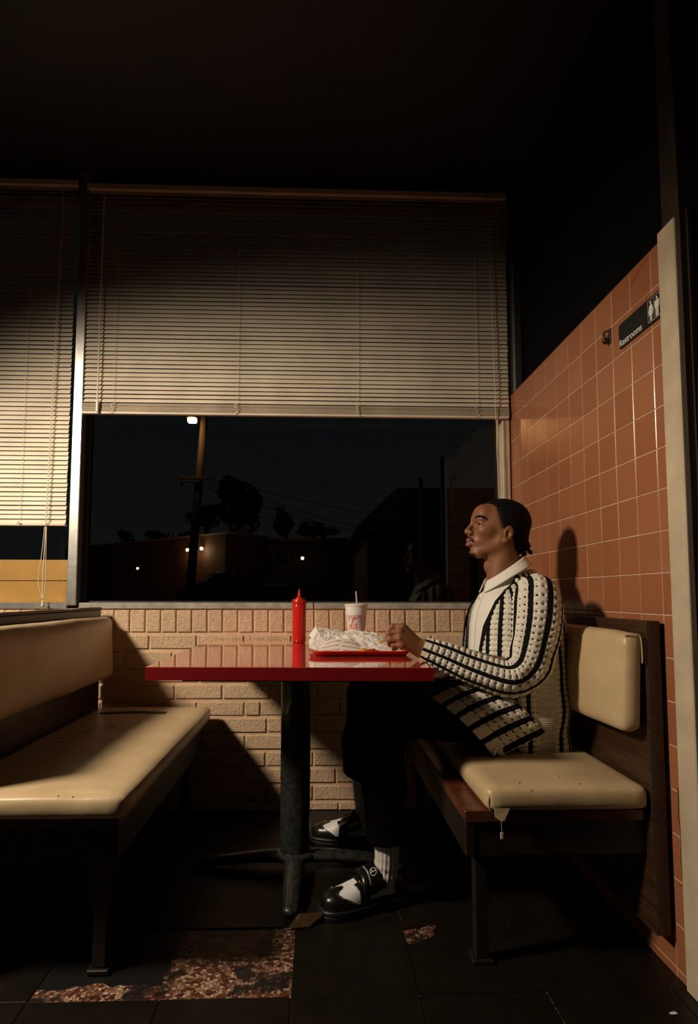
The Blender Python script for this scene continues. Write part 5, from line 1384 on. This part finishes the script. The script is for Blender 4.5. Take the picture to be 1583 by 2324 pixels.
# ---- socks and shoes
def sock(P, R):
    n, m = 60, 72; c = catmull(np.array(P), n); r = np.interp(np.linspace(0, 1, n), np.linspace(0, 1, len(R)), R); T, N, Bn = frames(c, (0, -1, 0))
    a = np.linspace(0, 2*math.pi, m, endpoint=False); rr = r[:, None]+.0011*np.sign(np.sin(a*18))[None, :]+.0016*np.sin(np.linspace(0, 30, n))[:, None]*np.clip(np.linspace(1.4, -.6, n), 0, 1)[:, None]
    Vv = c[:, None]+rr[..., None]*(np.cos(a)[None, :, None]*N[:, None]+np.sin(a)[None, :, None]*Bn[:, None])
    F = gridfaces(n, m).tolist()+[list(range(m))[::-1], [(n-1)*m+k for k in range(m)]]
    obj('sock', Vv.reshape(-1, 3), F, MP['sock'], per, True)
def shoe(heel, toe, pad, logo):
    heel = np.array(heel, float); toe = np.array(toe, float); ax = toe-heel; L = np.linalg.norm(ax); ax /= L; lat = np.array([-ax[1], ax[0], 0])   # lat points to the wearer's... far side
    if lat[1] > 0: lat = -lat                        # towards the viewer
    e = empty('shoe', (0, 0, 0)); e.parent = per; cc = (heel+toe)/2; e.location = Vector((cc[0], cc[1], 0))-wloc(per)
    hs_ = [.02, .078, .084, .086, .088, .080, .066, .053, .046, .041, .030, .010]; ss = [0, .02, .12, .25, .36, .46, .58, .70, .80, .90, .975, 1.]
    ws_ = [.010, .028, .034, .036, .036, .038, .044, .048, .047, .041, .026, .006]
    sd_ = catmull(np.array(ss), 200); hs_ = np.maximum(.008, catmull(np.array(hs_), 200)); ws_ = np.maximum(.004, catmull(np.array(ws_), 200)); ws_[-1] = .004; ss = sd_
    def S(s, phi, off=0.):
        hh = np.interp(s, ss, hs_); ww = np.interp(s, ss, ws_)
        c, sn = np.cos(phi), np.sin(phi)
        l = np.sign(c)*np.abs(c)**.75*(ww+off); z = .026+np.abs(sn)**.85*(hh+off*1.0)
        sc = s*L
        return heel+ax*sc[..., None]+lat*l[..., None]+np.array([0, 0, 1.])*z[..., None] if hasattr(s, 'shape') else None
    n, m = 190, 96; sg = np.linspace(0, 1, n); sg = .5*sg+.5*(.5-.5*np.cos(math.pi*sg)); ph = np.linspace(0, math.pi, m); Sg, Pg = np.meshgrid(sg, ph, indexing='ij')
    u = np.abs(Pg-math.pi/2)/(math.pi/2)                # 0 on the ridge, 1 at the sole
    zone = np.zeros((n, m), int)                        # 0 white
    cap_edge = .80-.055*np.exp(-(u/.10)**2)+.035*np.exp(-((u-.28)/.14)**2)-.20*np.clip(u-.50, 0, 1)**1.0*1.9
    zone[Sg > cap_edge] = 1                             # wing tip
    zone[(u > .90)] = 1
    eye = (Sg < .66-.10*u) & (Sg > .30) & (u < .50-.9*np.clip(.46-Sg, 0, 1)) & (u > .17)
    zone[eye] = 2
    st = (Sg < .60) & (Sg > .50-.02*u) & (u >= .17) & (u < .92); zone[st] = 2
    zone[(Sg < .17) & (u > .25)] = 3                    # heel counter
    zone[(Sg <= .60) & (Sg > .36) & (u <= .17)] = 4     # tongue
    mats = {0: ('vamp', MP['leather_w'], 0.), 1: ('wing_tip', MP['leather_b'], .0012), 2: ('eyestay', MP['leather_b'], .0016), 3: ('heel_counter', MP['leather_b'], .0012), 4: ('tongue', MP['leather_b'], .001)}
    Fg = gridfaces(n, m, False); fz = zone.ravel()[Fg].max(1)*0+zone.ravel()[Fg[:, 0]]
    for zid, (nm, mt, off) in mats.items():
        ff = Fg[fz == zid]
        if not len(ff): continue
        P = S(Sg, Pg, off).reshape(-1, 3); used = np.unique(ff); mp = np.full(len(P), -1); mp[used] = np.arange(len(used))
        q = obj(nm, P[used], mp[ff], mt, e, True); so = q.modifiers.new('thickness', 'SOLIDIFY'); so.thickness = .002; so.offset = -1
    # sole with a welt line
    rows = []
    for z_, k_ in ((.0006, .004), (.004, .0065), (.014, .0070), (.0155, .0055), (.017, .0070), (.026, .0068), (.029, .0045), (.0305, -.004)):
        sp = np.concatenate([sg[::2], sg[::-2]]); sd = np.concatenate([np.ones(len(sg[::2])), -np.ones(len(sg[::-2]))])
        ww = np.interp(sp, ss, ws_)+k_; rows.append(heel+ax*((sp-.5)*(L+2*k_)+L/2)[:, None]+lat*(sd*ww)[:, None]+np.array([0, 0, z_]))
    Vv = np.array(rows); m2 = Vv.shape[1]; F = gridfaces(len(rows), m2).tolist()+[list(range(m2))[::-1], [(len(rows)-1)*m2+k for k in range(m2)]]
    obj('sole', Vv.reshape(-1, 3), F, MP['rubber'], e, True, angle=35)
    def pt(s, phi, off): return S(np.array([s]), np.array([phi]), off)[0]
    # side mark on both sides
    for sd in (0, 1):
        P = []
        top = [(.60, .36), (.57, .47), (.52, .58), (.45, .645), (.36, .62), (.25, .50), (.14, .36)]; bot = [(.19, .55), (.29, .70), (.38, .79), (.47, .81), (.54, .74), (.585, .60)]
        outl = top+bot; ce = (.46, .66); n_ = len(outl)
        ph_ = lambda u_: math.pi/2-u_*math.pi/2 if sd == 0 else math.pi/2+u_*math.pi/2
        cen = [(a_*.5+b_*.5) for a_, b_ in zip(catmull(np.array(top), 26), catmull(np.array([top[0]]+bot[::-1]+[top[-1]]), 26))]
        T1 = catmull(np.array(top), 26); T2 = catmull(np.array([top[0]]+bot[::-1]+[top[-1]]), 26); grid = []
        for a_, b_ in zip(T1, T2):
            for w_ in np.linspace(0, 1, 5): q = a_*(1-w_)+b_*w_; grid.append(pt(q[0], ph_(q[1]), .0026))
        o = obj('side_mark', grid, gridfaces(26, 5, False), MP['leather_b'], e, True); so = o.modifiers.new('thickness', 'SOLIDIFY'); so.thickness = .0015
    # laces and orange tips
    b = MB()
    for k, s0 in enumerate((.44, .49, .54)):
        b.tube(catmull(np.array([pt(s0, math.pi/2-.42, .004), pt(s0+.01, math.pi/2-.2, .0075), pt(s0+.012, math.pi/2, .0085), pt(s0+.01, math.pi/2+.2, .0075), pt(s0, math.pi/2+.42, .004)]), 16), .0026, 7)
    b.build('laces', MP['leather_b'], e, True)
    q0 = pt(.585, math.pi/2-.30, .006); q1 = pt(.585, math.pi/2-.30, .006)+np.array([-.004, -.001, -.016])
    MB().tube([q0, q1], .0015, 8).build('lace_tip', MP['orange'], e, True)
    # punched holes along the wing tip
    b = MB()
    for sd in (-1, 1):
        for uu in np.linspace(.12, .80, 12):
            ce_ = .80-.055*math.exp(-(uu/.10)**2)+.035*math.exp(-((uu-.28)/.14)**2)-.20*max(uu-.50, 0)*1.9
            p = pt(ce_+.022, math.pi/2+sd*uu*math.pi/2, .0024); b.tube([p, p+np.array([0, 0, .0006])], .0008, 6)
    b.build('punch_holes', MP['printw'], e)
    # padded flap folded over the instep, white print
    cs_, ln, wd = pad
    nu_, nv_ = 30, 24; G = []
    for iu, a_ in enumerate(np.linspace(0, 1, nu_)):
        for b_ in np.linspace(-1, 1, nv_):
            s0 = cs_-ln/2+ln*a_; edge_ = (1-abs(2*a_-1)**8)*(1-abs(b_)**8)
            G.append(pt(s0, math.pi/2-.30-b_*wd*(1-.12*a_), .004+.007*edge_+.008*a_))
    fp = obj('flap', G, gridfaces(nu_, nv_, False)[:, ::-1], MP['leather_b'], e, True); so = fp.modifiers.new('thickness', 'SOLIDIFY'); so.thickness = .008; so.offset = -1
    if logo:
        def fpt(x, y):     # flap print coordinates in metres: x across towards viewer, y towards the ankle
            a_ = .5-y/(ln*L); b_ = x/.042
            edge_ = (1-abs(2*a_-1)**8)*(1-abs(b_)**8)
            return pt(cs_-ln/2+ln*a_, math.pi/2-.30-b_*wd*(1-.12*a_), .0050+.007*edge_+.008*a_)
        return e, fpt, fp
    return e, None, fp
shN, fpt, flapN = shoe((.272, 1.962, 0), (.014, 1.868, 0), (.43, .30, .90), True)
c0 = (.006, -.001); R_ = .0108; b = MB(); n = 40; Vv = []
for k in range(n):
    a = 2*math.pi*k/n
    for r in (R_, R_-.0018): Vv.append(fpt(c0[0]+r*math.cos(a), c0[1]+r*math.sin(a)))
b.add(Vv, [(2*k, 2*((k+1) % n), 2*((k+1) % n)+1, 2*k+1) for k in range(n)])
for p, q in (((0, R_), (0, -R_)), ((0, -.0005), (-.0085, -.0070))):
    d = np.array(q)-np.array(p); d /= np.linalg.norm(d); nn_ = np.array([-d[1], d[0]])*.0009; W4 = []
    for t in np.linspace(0, 1, 8):
        for s in (-1, 1): w_ = np.array(c0)+np.array(p)*(1-t)+np.array(q)*t+nn_*s; W4.append(fpt(*w_))
    b.add(W4, [(2*k, 2*k+2, 2*k+3, 2*k+1) for k in range(7)])
b.build('emblem', MP['printw'], flapN)
Vx, Fx = text_mesh('PEACEMINUSONE', .0064, 0., spacing=1.0)
obj('lettering', [fpt(.004+p[0], -.0185+p[1]) for p in Vx], Fx, MP['printw'], flapN)
shF, _, _ = shoe((.262, 2.372, 0), (-.020, 2.432, 0), (.40, .15, .55), False)
sock([(.206, 1.936, .060), (.212, 1.930, .110), (.214, 1.922, .160), (.212, 1.918, .215)], [.034, .036, .036, .037])
sock([(.190, 2.385, .060), (.180, 2.384, .14), (.172, 2.378, .22), (.170, 2.370, .31)], [.033, .034, .035, .037])
# ---- the fry in the hand
fa = pxa(861, 1459, 1.905); fb_ = pxa(896, 1446, 1.906)
fry(tuple(fa), tuple(fb_-fa), float(np.linalg.norm(fb_-fa)), label='pale french fry held between the fingers of the raised hand', group='french fries')
